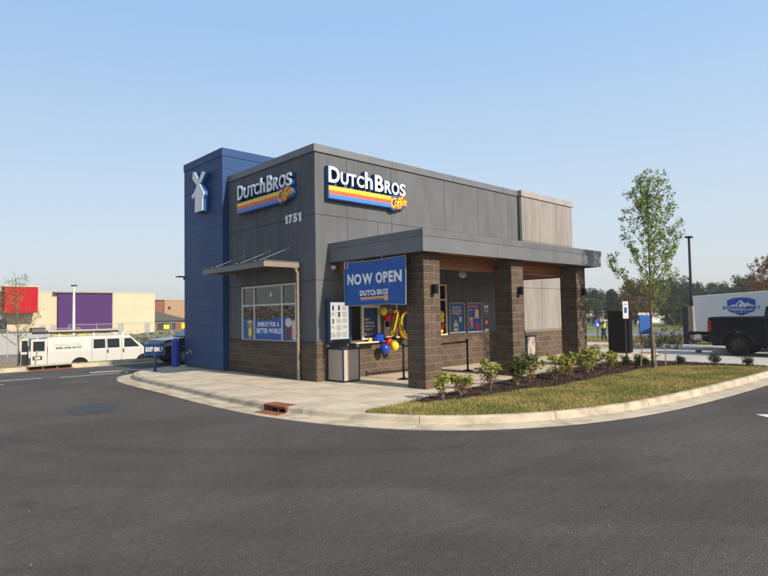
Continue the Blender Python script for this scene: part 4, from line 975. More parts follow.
# ------------------------------------------------------------------ plants
def leaves(centers, n_per, spread, size, mt, name, parent, flat=.6):
    c = np.repeat(np.array(centers), n_per, 0); m = len(c)
    d = np.random.randn(m, 3); d /= np.linalg.norm(d, axis=1)[:, None]; rad = np.random.rand(m)**.5
    p = c+d*(rad*spread if np.isscalar(spread) else rad[:, None]*np.array(spread)) if not np.isscalar(spread) else c+d*(rad*spread)[:, None]
    nrm = np.random.randn(m, 3); nrm[:, 2] = np.abs(nrm[:, 2])+flat; nrm /= np.linalg.norm(nrm, axis=1)[:, None]
    a = np.cross(nrm, np.random.randn(m, 3)); a /= np.linalg.norm(a, axis=1)[:, None]; b = np.cross(nrm, a)
    s = size*(.6+.8*np.random.rand(m))[:, None]
    V = np.stack([p-a*s, p-b*s*.45+nrm*s*.12, p+a*s, p+b*s*.45+nrm*s*.12], 1)
    return fast_mesh(name, V.reshape(-1, 3), 4, mt, np.clip(.5+.5*np.random.randn(m)*.5, 0, 1), parent)
def shrub(x, y, h, w, label, seed, mt='leaf_shrub', pink=.3, dens=1.):
    r = random.Random(seed); t = thing('shrub', label, 'shrub', (x, y, 0), group='leafy shrubs along the mulch bed')
    b = MB(); tips = []; low = []
    for k in range(9):
        a = r.random()*math.tau; rr = w*r.uniform(.35, 1); hh = h*r.uniform(.6, 1)
        p = [(0, 0, 0), (rr*.35*math.cos(a), rr*.35*math.sin(a), hh*.45), (rr*math.cos(a), rr*math.sin(a), hh)]
        b.tube(p, [.010, .007, .004], 5); tips.append(p[2]); low.append(((p[1][0]+p[2][0])/2, (p[1][1]+p[2][1])/2, hh*.6))
        if r.random() < .5: low.append(p[1])
    b.build('stems', 'twig', t); leaves(tips, int(24*dens), .12, .056, mt, 'foliage', t)
    leaves(low, int(14*dens), .11, .032, 'leaf_pink' if pink > .5 else mt, 'lower_foliage', t)
    return t
shrub(-.22, -4.78, .50, .16, 'thin yellow leaved shrub in front of the first column, nearest the corner', 1, pink=1, dens=.7)
shrub(.45, -4.72, .46, .24, 'low pink and green shrub right of the first column', 2, pink=1, dens=.9)
shrub(1.60, -4.66, .64, .26, 'bright green topped shrub with bare pink stems, third from the corner', 3, pink=1)
shrub(2.60, -4.74, .60, .27, 'dark green rounded shrub in front of the second column', 4, mt='leaf_shrub_dark', dens=1.5)
shrub(3.35, -4.60, .70, .28, 'taller dull green shrub overlapping the foot of the second column', 5, mt='leaf_shrub_dark', pink=1, dens=1.2)
shrub(4.30, -4.82, .60, .38, 'wide loose green shrub between the second and third columns', 6, dens=1.3)
shrub(5.15, -4.75, .62, .36, 'spreading green shrub right of the wide loose one', 7, dens=1.3, pink=1)
shrub(6.20, -4.72, .66, .40, 'dense yellow green shrub in front of the third column', 8, dens=2.0)
shrub(6.75, -4.60, .74, .36, 'tallest bushy shrub overlapping the third column', 9, mt='leaf_shrub', dens=1.6, pink=1)
shrub(7.5, -4.75, .52, .25, 'low light green shrub right of the third column', 10, dens=1.2)
def boxwood(x, y, h, label, seed):
    t = thing('small_bush', label, 'bush', (x, y, 0), group='small clipped bushes along the lane')
    MB().tube([(0, 0, 0), (0, 0, h*.5)], [.012, .006], 5).tube([(0, 0, 0), (.06, .03, h*.7)], [.01, .004], 5).build('stems', 'twig', t)
    leaves([(random.uniform(-.1, .1), random.uniform(-.1, .1), h*random.uniform(.3, .8)) for _ in range(16)], 46, .11, .028, 'leaf_box', 'foliage', t)
boxwood(8.6, -4.35, .32, 'small dark bush nearest the third column', 1); boxwood(9.35, -4.45, .34, 'small round bush at the foot of the parking sign', 2); boxwood(9.62, -4.75, .36, 'small round bush between parking sign and tree', 3)
boxwood(9.45, -5.0, .30, 'tiny bush close behind the young tree trunk', 4); boxwood(10.35, -5.85, .32, 'small bush right of the short bare stake', 5); boxwood(10.98, -6.62, .38, 'small bush standing in front of the pickup rear bumper', 6); boxwood(11.05, -7.55, .36, 'small bush below the pickup cab at the right edge', 7)

def young_tree(loc, h, crown_r, z0, nb, nleaf, size, mt, label, seed, trunk=.045, lean=0):
    r = random.Random(seed); t = thing('tree', label, 'tree', loc); b = MB(); cen = []
    tp = [(0, 0, 0), (.02, .01, h*.25), (lean*.3, .0, h*.5), (lean*.6, .02, h*.75), (lean, 0, h*.97)]
    b.tube(tp, [trunk, trunk*.85, trunk*.6, trunk*.35, .006], 8); bt = MB()
    for k in range(nb):
        f = k/nb; zb = z0+(h*.86-z0)*f; a = r.random()*math.tau; L = crown_r*(1.15-.75*f)*r.uniform(.6, 1.15)
        rise = h*(.24-.13*f)*r.uniform(.7, 1.15); bx = lean*zb/h
        p = [Vector((bx, 0, zb)), Vector((bx+L*.5*math.cos(a), L*.5*math.sin(a), zb+rise*.42)), Vector((bx+L*.85*math.cos(a), L*.85*math.sin(a), zb+rise*.9)), Vector((bx+L*math.cos(a), L*math.sin(a), zb+rise*1.2))]
        bt.tube(p, [.014*(1.2-f), .010*(1.2-f), .006, .003], 5)
        for s in np.linspace(.15, 1, 8):
            i = min(int(s*3), 2); q = p[i].lerp(p[i+1], s*3-i); cen.append(tuple(q+Vector((r.uniform(-.10, .10), r.uniform(-.10, .10), r.uniform(-.10, .12)))))
    for s in np.linspace(.55, 1, 8): cen.append((lean*s, 0, h*s*.98))
    b.build('trunk', 'bark', t, smooth=True); bt.build('branches', 'bark', t); leaves(cen, nleaf, .125, size, mt, 'crown', t, flat=.2); return t
young_tree((8.99, -5.47, 0), 6.42, 1.12, 1.55, 50, 17, .043, 'leaf_tree', 'young upright green tree on the lawn island between stakes', 5, lean=.12)
def stake(x, y, h, lean, label, w=.03):
    t = thing('stake', label, 'stake', (x, y, 0), group='wooden tree stakes'); MB().prism([(-w/2, -w/2), (w/2, -w/2), (w/2, w/2), (-w/2, w/2)], 'z', -.02, h-.05).build('shaft', 'stake_wood', t); MB().add([(-w/2, -w/2, h-.05), (w/2, -w/2, h-.05), (w/2, w/2, h-.05), (-w/2, w/2, h-.05), (0, 0, h)], [(0, 1, 4), (1, 2, 4), (2, 3, 4), (3, 0, 4)]).build('tip', 'stake_wood', t); t.rotation_euler = (lean, lean*.7, .4)
stake(9.12, -5.05, .72, .06, 'leaning wooden stake left of the young tree'); stake(9.88, -5.52, .60, .02, 'short upright wooden stake right of the young tree', .04); stake(8.86, -5.62, 1.05, -.03, 'pale wooden stake tied close against the young tree trunk', .045)

# ------------------------------------------------------------------ small signs and posts on the left
es = thing('exit_sign', 'low blue EXIT ONLY sign on a post at the kerb end', 'sign', (-1.73, 6.99, 0), R(-48.0))
MB().lathe([(.13, 0), (.13, .015), (.05, .02)], n=18).build('base', 'navy', es); MB().box(-.035, .035, -.035, .035, .02, .60).build('post', 'navy', es); MB().box(-.38, .38, -.05, -.005, .56, .97).build('panel', 'navy', es, bevel=.01, seg=1)
FE = ((0, -.05, 0), (1, 0, 0), (0, 0, 1), (0, -1, 0)); b = MB(); text_line(b, 'EXIT ONLY', FE, -.31, .31, .69, .84, .004, offset=.04, depth=.003); b.build('lettering', 'sign_white', es)
b = MB()
for r in ((-.37, .37, .572, .586), (-.37, .37, .944, .958), (-.37, -.356, .586, .944), (.356, .37, .586, .944)): b.frame_box(*FE, *r, .0005, .003)
b.build('border', 'poster_blue', es)
bo = thing('bollard', 'bright blue bollard standing beside the blue tower', 'bollard', (-.44, 8.32, 0)); MB().lathe([(.135, 0), (.135, .94), (.12, 1.01), (.075, 1.05), (.001, 1.07)], n=24).build('sleeve', 'b_blue', bo, smooth=False)
MB().lathe([(.165, 0), (.165, .02)], n=24).build('collar', 'b_blue', bo)
hs = thing('parking_sign', 'tall narrow white parking sign on a thin dark post in front of the order board', 'sign', (10.96, -3.78, 0), R(-46)); MB().box(-.025, .025, -.02, .02, -.1, 2.15).build('post', 'charcoal', hs); MB().box(-.10, .10, -.035, -.02, 1.52, 2.14).build('plate', 'white', hs, bevel=.01, seg=1)
b = MB(); b.box(-.05, .05, -.037, -.0352, 1.72, 1.93); b.box(-.06, .06, -.037, -.0352, 2.02, 2.05); b.box(-.06, .06, -.037, -.0352, 1.60, 1.61); b.build('symbol', 'logo_blue', hs)

# order board (black) and other signs
ob = thing('order_board', 'tall black drive-thru order board seen from behind on the concrete pad', 'order board', (14.48, -2.36, 0))
MB().box(.0, .32, 0, .92, .05, 1.80).build('cabinet', 'black', ob, bevel=.012, seg=2); MB().box(.02, .30, .02, .90, 0, .05).build('plinth', 'dgrey', ob); MB().box(.321, .33, .08, .84, .5, 1.7).build('screen', 'black_gloss', ob)
poly_sheet('tactile_paving', [(14.95, -3.0), (15.5, -2.95), (15.5, -2.45), (14.95, -2.5)], .008, 'brick_red')
p = at(645, 330, 33)
nb = thing('menu_sign', 'blue freestanding menu panel with white figures on top behind the young tree', 'sign', (p[0], p[1], -.2), R(-43)); 
MB().box(-.3, .3, -.06, .06, .75, 1.72).build('panel', 'banner', nb, bevel=.01, seg=1); MB().box(-.24, -.2, -.03, .03, 0, .75).box(.2, .24, -.03, .03, 0, .75).build('legs', 'charcoal', nb); MB().box(-.32, .22, -.05, .05, 1.74, 1.86).build('header', 'offwhite', nb)
b = MB(); text_line(b, 'L  9J', ((0, -.051, 0), (1, 0, 0), (0, 0, 1), (0, -1, 0)), -.2, .15, 1.76, 1.85, .002, offset=.02); b.build('figures', 'black', nb)
p = at(597.5, 324, 47)
bs2 = thing('street_sign', 'small blue roadside sign with white symbol left of the worker', 'sign', (p[0], p[1], -.45), R(-43)); MB().box(-.22, .22, -.02, .02, .95, 1.55).build('plate', 'logo_blue', bs2); MB().box(-.03, .03, -.0, .04, 0, .95).build('post', 'charcoal', bs2); MB().box(-.07, .07, -.024, -.021, 1.05, 1.25).build('symbol', 'white', bs2)

# lamp pole, right
p = at(693.3, 345, 36.5)
lp = thing('lamp_post', 'dark lamp post with flat head behind the white trailer', 'lamp post', (p[0], p[1], -.2)); MB().tube([(0, 0, 0), (0, 0, 6.05)], [.09, .065], 10).build('pole', 'charcoal', lp, smooth=True); MB().box(-.25, .25, -.16, .16, 6.03, 6.12).build('lamp_head', 'charcoal', lp, bevel=.02); MB().lathe([(.2, 0), (.2, .5), (.15, .55)], n=14).build('base', 'grey', lp)

# dumpster enclosure
en = thing('bin_enclosure', 'block walled bin enclosure with dark steel gate left of the trailer', 'enclosure', (24.3, -2.1, -.2))
MB().box(0, 3.0, -3.0, -2.7, 0, 2.15).box(2.7, 3, -2.7, .6, 0, 2.15).build('wall', 'brick_tan', en)
pl = MB().box(-.02, .40, .50, .745, 0, 2.17).build('pillar', 'brick_tan', en)
for c in range(10): MB().box(-.03, .41, .49, .755, c*.2+.005, c*.2+.195).build('block', 'pillar_block', pl)
for k in range(5): MB().box(.0+k*.22, .21+k*.22, .80+k*.05, .84+k*.05, .1, 2.12).build('gate_board', 'gate_steel', en)
MB().box(-.03, .0, .78, 1.02, .1, 2.12).build('gate_stile', 'gate_steel', en); MB().box(0, .38, -2.7, -2.35, 0, 2.17).build('pillar', 'brick_tan', en)
# wheel stop + kerb blocks on the lane
t = thing('wheel_stop', 'small grey concrete block lying on the lane behind the pickup', 'wheel stop', (17.9, -3.9, -.11)); MB().prism([(-.18, 0), (.18, 0), (.13, .12), (-.13, .12)], 'y', -.08, .08).build('block', 'dgrey', t)
t = thing('kerb_stone', 'tan concrete wheel stop lying behind the pickup rear wheel', 'wheel stop', (18.6, -4.75, -.11)); MB().prism([(-.12, 0), (.12, 0), (.08, .13), (-.08, .13)], 'y', -.75, .5).build('block', 'concrete', t)

# ------------------------------------------------------------------ vehicles (local: x forward, y left)
def wheel(parent, x, y, z, r, w, side, rim='rim_dark', spokes=6):
    """side=+1: outer face towards +y"""
    t = MB().lathe([(r*.60, -w/2), (r*.9, -w/2), (r*.985, -w/2+.03), (r, -w/4), (r, w/4), (r*.985, w/2-.03), (r*.9, w/2), (r*.60, w/2), (r*.58, w/2-.03), (r*.58, -w/2+.03), (r*.60, -w/2)], axis='y', n=32, cap=False).build('wheel', 'rubber', parent, loc=(x, y, z))
    k = side; b = MB(); b.lathe([(r*.60, k*(w/2-.01)), (r*.57, k*(w/2-.005)), (r*.55, k*(w/2-.07)), (.05, k*(w/2-.10)), (.001, k*(w/2-.10))], axis='y', n=28, cap=False)
    for i in range(spokes):
        a = i*math.tau/spokes; ca, sa = math.cos(a), math.sin(a); q = []
        for rr, hw, yy in ((.05, .045, .02), (r*.58, .03, .005)):
            for sgn in (-1, 1): q.append((ca*rr-sa*hw*sgn, k*(w/2-yy), sa*rr+ca*hw*sgn))
        q += [(p_[0], p_[1]-k*.04, p_[2]) for p_ in q]
        b.add(q, [(0, 2, 3, 1), (4, 5, 7, 6), (0, 1, 5, 4), (2, 6, 7, 3), (0, 4, 6, 2), (1, 3, 7, 5)])
    b.lathe([(.06, k*(w/2-.05)), (.055, k*(w/2-.005)), (.001, k*(w/2))], axis='y', n=14)
    b.build('rim', rim, t); return t
def arch(cx, r, z0, n=12, flip=False):
    pts = [(cx+r*math.cos(t), z0+r*math.sin(t)) for t in np.linspace(0, math.pi, n)]
    return pts if not flip else pts[::-1]
def hull_greenhouse(b, prof, y0, y1, z0, z1, tuck, mn=None):
    """side profile (x,z), tucked in towards the roof"""
    n = len(prof)
    def T(z): return tuck*max(0, min(1, (z-z0)/(z1-z0)))
    v = [(p[0], y0+T(p[1]), p[1]) for p in prof]+[(p[0], y1-T(p[1]), p[1]) for p in prof]
    b.add(v, [tuple(range(n)), tuple(range(2*n-1, n-1, -1))]+[(i, n+i, n+(i+1) % n, (i+1) % n) for i in range(n)], mn); return b
# pickup: heading -Y
pk = thing('pickup_truck', 'black pickup truck with off-road tyres parked on the concrete lane', 'pickup truck', (17.72, -7.55, -.105), R(-90))
# local x forward (world -Y), local y left (world +X); near side is local y = -1.0
wb0, wb1, wr = -1.80, 1.95, .455; ZB = .45
def body_profile(x0, x1, zt, ar=.54, cz=.455):
    A0 = [p for p in arch(wb0, ar, cz, 14) if p[1] >= ZB]; A1 = [p for p in arch(wb1, ar, cz, 14) if p[1] >= ZB]
    return A0, A1
A0, A1 = body_profile(0, 0, 0)
bed = [(-2.86, ZB+.12), (wb0-.56, ZB+.05)]+A0[::-1]+[(-.92, ZB), (-.92, 1.52), (-2.80, 1.545), (-2.86, 1.50)]
MB().prism(bed, 'y', -1.0, 1.0).build('bed', 'truck_paint', pk, bevel=.035, seg=3)
cab = [(-.90, ZB), (1.34, ZB)]+A1[::-1]+[(2.56, ZB), (3.0, ZB+.05), (3.05, .9), (2.98, 1.30), (1.35, 1.42), (-.90, 1.50)]
MB().prism(cab, 'y', -1.0, 1.0).build('body', 'truck_paint', pk, bevel=.035, seg=3)
b = MB(); hull_greenhouse(b, [(-.88, 1.48), (1.55, 1.40), (.70, 1.99), (-.60, 2.04), (-.82, 1.98)], -.97, .97, 1.45, 2.02, .17); gh = b.build('cab_roof', 'truck_paint', pk, bevel=.03, seg=2)
b = MB()
for s_ in (-1, 1):
    for (xa, xb, xc, xd) in ((-.68, .20, .20, -.60), (.28, 1.28, .66, .28)):
        def yy(z): return s_*(.973-.17*(z-1.45)/.57)
        b.add([(xa, yy(1.52), 1.52), (xb, yy(1.49), 1.49), (xc, yy(1.91), 1.91), (xd, yy(1.93), 1.93)], [(0, 1, 2, 3)])
b.build('side_windows', 'glass_dark', pk)
MB().add([(-.895, -.8, 1.55), (-.895, .8, 1.55), (-.845, .72, 1.93), (-.845, -.72, 1.93)], [(0, 1, 2, 3)]).build('rear_window', 'glass_dark', pk)
MB().box(-2.865, -.95, -.97, .97, 1.548, 1.575).build('bed_cover', 'charcoal', pk, bevel=.01)
for s_ in (-1, 1):
    MB().box(-2.885, -2.74, s_*1.008 if s_ < 0 else .86, -.86 if s_ < 0 else 1.008, .98, 1.42).build('tail_lamp', 'tail_red', pk, bevel=.02)
    n = 14
    for cx in (wb0, wb1):
        b = MB(); o1 = arch(cx, .60, .455, 14); i1 = arch(cx, .53, .455, 14)
        b.add([(p[0], s_*1.02, p[1]) for p in o1]+[(p[0], s_*1.03, p[1]) for p in i1]+[(p[0], s_*.99, p[1]) for p in o1], [(i, i+1, n+i+1, n+i) for i in range(n-1)]+[(2*n+i, 2*n+i+1, i+1, i) for i in range(n-1)])
        b.build('arch_trim', 'charcoal', pk)
    for cx in (wb0, wb1): wheel(pk, cx, s_*.90, wr, wr, .29, s_)
    b = MB(); 
    for cx in (-.89, .23, 1.33): b.box(cx-.004, cx+.004, s_*1.002-.002, s_*1.002+.002, .55, 1.45)
    b.build('door_gap', 'black', pk); MB().box(-.15, .08, s_*1.02-.015, s_*1.02+.015, 1.24, 1.29).box(.95, 1.18, s_*1.02-.015, s_*1.02+.015, 1.22, 1.27).build('door_handle', 'black', pk)
    MB().box(-.85, 1.3, s_*1.06-.05, s_*1.06+.05, .36, .41).build('side_step', 'black', pk)
    MB().box(1.05, 1.22, s_*1.18-.13, s_*1.18+.13, 1.45, 1.70).build('door_mirror', 'black', pk, bevel=.03)
MB().box(-3.12, -2.87, -.96, .96, .56, .78).build('rear_bumper', 'black', pk, bevel=.04, seg=2); MB().box(-2.8, 2.8, -.75, .75, .38, .60).build('chassis', 'black', pk)
MB().box(-3.25, -3.1, -.05, .05, .48, .56).build('tow_hitch', 'dgrey', pk)
MB().box(-2.89, -2.868, -.72, .72, .95, 1.42).build('tailgate_panel', 'truck_paint', pk, bevel=.01); 
# trailer
tr = thing('box_trailer', 'white cargo trailer with blue mountain shield logo behind the pickup', 'trailer', (19.75, -3.12, -.105), R(-90))
prof = [(.10, .86), (5.2, .80), (5.7, 1.4), (5.7, 2.78), (0, 2.53)]
MB().prism(prof, 'y', .0, 2.2).build('box', 'trailer_white', tr, bevel=.02, seg=2)
MB().box(.05, 5.2, .05, 2.15, .68, .80).build('chassis', 'black', tr); MB().box(-.14, .06, -.06, 2.2, .70, .84).build('rear_frame', 'black', tr, bevel=.01); MB().box(.0, .30, .0, .04, .50, .72).box(.02, .05, .1, 2.1, .42, .70).build('mud_flap', 'white', tr)
MB().tube([(-.10, .05, .86), (-.22, .05, .78), (-.24, .05, .55), (-.12, .05, .40), (.3, .05, .38)], .035, 8).tube([(-.22, 2.1, .78), (-.24, 2.1, .55)], .035, 8).build('rear_bumper', 'black', tr)
for s_, yy in ((-1, .12), (1, 2.08)):
    for cx in (2.4, 3.3): wheel(tr, cx, yy, .36, .36, .22, s_)
FTq = ((0, 0, 0), (1, 0, 0), (0, 0, 1), (0, -1, 0))
def tpoly(pts, n, mt, b):
    b.add([(p[0], -n, p[1]) for p in pts], [tuple(range(len(pts)))], mt)
b = MB(); LX = 2.02
def sh(pts): return [(LX+p[0], 2.02+p[1]) for p in pts]
tpoly(sh([(-.56, .27), (-.30, .36), (0, .385), (.30, .36), (.56, .27), (.555, -.05), (.50, -.24), (0, -.44), (-.50, -.24), (-.555, -.05)]), .004, 'logo_blue', b)
tpoly(sh([(-.50, -.02), (-.34, .08), (-.26, .04), (-.02, .28), (.16, .10), (.26, .16), (.42, .05), (.56, .0), (.55, -.06), (-.55, -.06)]), .007, 'trailer_white', b)
tpoly(sh([(-.18, .03), (-.03, .22), (-.03, .10), (-.08, .05)]), .009, 'logo_blue', b); tpoly(sh([(.28, .1), (.33, .10), (.30, .04)]), .009, 'logo_blue', b); tpoly(sh([(-.44, -.15), (.44, -.15), (.44, -.19), (-.44, -.19)]), .007, 'trailer_white', b)
for x in (-.26, -.14, 0, .14, .26): tpoly(sh([(x+.028*math.cos(t)*(1.5 if x == 0 else 1), -.27+.028*math.sin(t)*(1.5 if x == 0 else 1)) for t in np.arange(0, 6.2, 1.25)]), .007, 'trailer_white', b)
text_line(b, 'BOUNCE-A-BERRY', ((0, -.008, 0), (1, 0, 0), (0, 0, 1), (0, -1, 0)), LX-.77, LX+.77, 1.865, 2.035, .003, 'trailer_white', offset=.11)
text_line(b, 'BOUNCE-A-BERRY', ((0, -.010, 0), (1, 0, 0), (0, 0, 1), (0, -1, 0)), LX-.74, LX+.74, 1.88, 2.02, .004, 'logo_blue', offset=.06)
b.build('logo', None, tr)
# van
def van():
    t = thing('white_van', 'white work van with open rear doors and a ladder rack parked behind the grass strip', 'van', (1.40, 23.0, -1.11), 0)
    # heading +X; near side y=-1.0 (world y=22)
    c0, c1, r = -1.45, 2.05, .37; zb = .38
    A0 = [p for p in arch(c0, .46, .37, 12) if p[1] >= zb]; A1 = [p for p in arch(c1, .46, .37, 12) if p[1] >= zb]
    pr = [(-3.05, zb)]+A0[::-1]+A1[::-1]+[(2.62, zb), (2.72, .60), (2.70, .98), (2.55, 1.10), (2.02, 1.22), (-3.05, 1.22)]
    MB().prism(pr, 'y', -1.0, 1.0).build('body', 'van_white', t, bevel=.03, seg=2)
    b = MB(); hull_greenhouse(b, [(-3.05, 1.20), (2.10, 1.20), (1.22, 1.98), (-2.97, 2.0), (-3.05, 1.95)], -1.0, 1.0, 1.2, 2.0, .10); b.build('roof', 'van_white', t, bevel=.03, seg=2)
    def y(z, s_): return s_*(1.004-.10*(z-1.2)/.8)
    for (xa, xb, xc, xd) in ((-.75, -.12, -.12, -.73), (.0, .66, .66, .0), (.92, 1.80, 1.32, .94)):
        for s_ in (-1, 1):
            MB().add([(xa, y(1.28, s_), 1.28), (xb, y(1.28, s_), 1.28), (xc, y(1.80, s_), 1.80), (xd, y(1.80, s_), 1.80)], [(0, 1, 2, 3)]).build('side_window', 'glass_dark', t)
    MB().add([(2.055, -.88, 1.26), (2.055, .88, 1.26), (1.30, .84, 1.93), (1.30, -.84, 1.93)], [(0, 1, 2, 3)]).build('windscreen', 'glass_dark', t)
    b = MB()
    for x in (-.84, -.06, .78, 1.86): b.box(x-.006, x+.006, -1.006, -1.0, .45, 1.9 if x < .8 else 1.2)
    b.build('door_gap', 'dgrey', t); MB().box(-.02, .04, -1.03, -1.0, 1.0, 1.2).box(.84, .90, -1.03, -1.0, 1.0, 1.2).build('door_handle', 'black', t)
    for s_ in (-1, 1):
        for cx in (c0, c1): wheel(t, cx, s_*.86, r, r, .23, s_, 'grey')
        for cx in (c0, c1): MB().lathe([(.44, -.02), (.44, .02)], axis='y', c=(cx, s_*.985, .39), n=24).build('wheel_well', 'black', t)
        MB().box(-3.075, -3.03, s_*.93-.07, s_*.93+.07, 1.12, 1.50).build('tail_lamp', 'tail_red', t)
    MB().box(-3.08, -3.05, -.84, .84, .45, 1.90).build('rear_opening', 'black', t)
    # near rear door swung open in line with the side, far door beyond it
    for (dx0, dx1, yy, nm) in ((-3.83, -3.07, -1.0, 'rear_door'),):
        d = MB().box(dx0, dx1, yy-.03, yy+.03, .48, 1.92).build(nm, 'van_white', t, bevel=.02)
        MB().box(dx0+.10, dx1-.12, yy-.036, yy-.031, 1.28, 1.80).build('door_window', 'glass_dark', d); MB().box(dx0+.08, dx0+.52, yy-.04, yy-.031, .82, 1.02).build('plate_frame', 'charcoal', d); MB().box(dx0+.17, dx0+.43, yy-.045, yy-.041, .86, .98).build('number_plate', 'offwhite', d)
    d = MB().box(-4.07, -3.09, .80, .86, .48, 1.92).build('rear_door', 'van_white', t); MB().box(-4.03, -3.85, .79, .80, .6, 1.1).build('door_trim', 'charcoal', d)
    d = MB().box(-4.17, -3.81, -.40, -.36, .40, 1.95).build('door_post', 'van_white', t); MB().box(-4.13, -3.85, -.41, -.402, 1.25, 1.85).build('glass', 'glass_dark', d); MB().box(-4.15, -3.83, -.415, -.402, .5, 1.12).build('trim', 'charcoal', d)
    FV = ((0, -1.0, 0), (1, 0, 0), (0, 0, 1), (0, -1, 0)); b = MB(); text_line(b, 'GREENHILL STEEL', FV, -2.75, -1.35, 1.50, 1.62, .006-.045*.0, 'grey', offset=.01); text_line(b, '888-598-8747', FV, -2.65, -1.35, 1.34, 1.45, .008, 'black', offset=.03)
    for i, v in enumerate(b.v): b.v[i] = (v[0], v[1]+.10*(v[2]-1.2)/.8, v[2])
    b.build('lettering', None, t)
    b = MB()
    for x in (-2.5, -.75, .8): MB().box(x, x+.07, -.92, -.85, 1.96, 2.14).box(x, x+.07, .85, .92, 1.96, 2.14).box(x, x+.07, -.92, .92, 2.14, 2.18).build('rack_bow', 'white', t)
    return t
van()
ld = thing('ladder', 'long dark and tan ladder lying on the roof rack of the white van', 'ladder', (-.15, 22.4, 1.075))
MB().box(-2.1, 2.2, -.22, -.18, 0, .09).box(-2.1, 2.2, .18, .22, 0, .09).build('rail', 'charcoal', ld)
for k in range(13): MB().box(-2.0+k*.33, -1.97+k*.33, -.18, .18, .03, .06).build('rung', 'grey', ld)
pb = thing('plank_bundle', 'tan timber planks lying on top of the van ladder', 'timber', (.0, 22.4, 1.168))
for k in range(3): MB().box(-1.6, 2.1, -.2+k*.13, -.09+k*.13, 0.002, .09).build('plank', 'bin_panel', pb)
bx = thing('roof_box', 'dark box on the rear end of the van roof rack', 'box', (-2.0, 22.5, 1.168)); MB().box(-.35, .3, -.3, .3, .0, .22).build('body', 'dgrey', bx, bevel=.02); MB().box(-.36, .31, -.31, .31, .22, .25).build('lid', 'black', bx)
for k, (x, mt, nm) in enumerate(((-.95, 'b_yellow', 'yellow coil of hose lying on the van roof'), (.15, 'b_yellow', 'yellow strap roll lying on the van roof right of the coil'))):
    t = thing('hose_coil', nm, 'hose', (x, 22.5, .90)); MB().tube([(.45*math.cos(a)*(1 if k == 0 else .7), .3*math.sin(a), .05+.01*math.sin(3*a)) for a in np.linspace(0, 12, 60)], .035, 6).build('coil', mt, t)
# suv: heading -X, front at x .35, near side world y=10.5
sv = thing('suv', 'dark blue grey suv with its front showing behind the exit sign and blue bollard', 'car', (2.35, 11.45, -.15), R(180))
c0, c1, r = -1.45, 1.45, .38; A0 = [p for p in arch(c0, .44, .38, 12) if p[1] >= .3]; A1 = [p for p in arch(c1, .44, .38, 12) if p[1] >= .3]
MB().prism([(-2.35, .3)]+A0[::-1]+A1[::-1]+[(2.25, .28), (2.40, .40), (2.42, .85), (2.30, 1.06), (1.15, 1.18), (-2.35, 1.12)], 'y', -.95, .95).build('body', 'suv_paint', sv, bevel=.07, seg=3)
b = MB(); hull_greenhouse(b, [(-2.33, 1.10), (1.30, 1.14), (.45, 1.66), (-1.9, 1.70), (-2.2, 1.55)], -.93, .93, 1.1, 1.7, .2); b.build('cabin', 'suv_paint', sv, bevel=.04, seg=2)
for s_ in (-1, 1):
    def y(z): return s_*(.935-.2*(z-1.1)/.6)
    b = MB(); b.add([(-.3, y(1.18), 1.18), (.98, y(1.18), 1.18), (.42, y(1.58), 1.58), (-.3, y(1.6), 1.6)], [(0, 1, 2, 3)]); b.add([(-1.9, y(1.18), 1.18), (-.38, y(1.18), 1.18), (-.38, y(1.6), 1.6), (-1.8, y(1.6), 1.6)], [(0, 1, 2, 3)]); b.build('side_windows', 'glass_dark', sv)
    for cx in (c0, c1): wheel(sv, cx, s_*.84, r, r, .24, s_, 'grey')
    MB().prism([(2.0, .84), (2.40, .78), (2.40, .92), (1.98, 1.0)], 'y', s_*.60, s_*.957).build('headlight', 'headlight', sv, bevel=.01)
    MB().box(2.36, 2.44, s_*.72-.1, s_*.72+.1, .46, .54).build('fog_lamp', 'headlight', sv); MB().box(.7, .9, s_*1.03-.1, s_*1.03+.1, 1.12, 1.28).build('door_mirror', 'suv_paint', sv, bevel=.03)
MB().add([(1.26, -.78, 1.19), (1.26, .78, 1.19), (.50, .66, 1.63), (.50, -.66, 1.63)], [(0, 1, 2, 3)]).build('windscreen', 'glass_dark', sv)
g = MB().box(2.40, 2.43, -.5, .5, .60, .92).build('grille', 'black', sv)
for k in range(4): MB().box(2.43, 2.445, -.5, .5, .63+k*.075, .65+k*.075).build('grille_bar', 'chrome', g)
MB().box(2.425, 2.44, -.26, .26, .42, .54).build('number_plate', 'offwhite', sv); MB().box(2.30, 2.43, -.8, .8, .30, .40).build('lower_bumper', 'black', sv, bevel=.02)

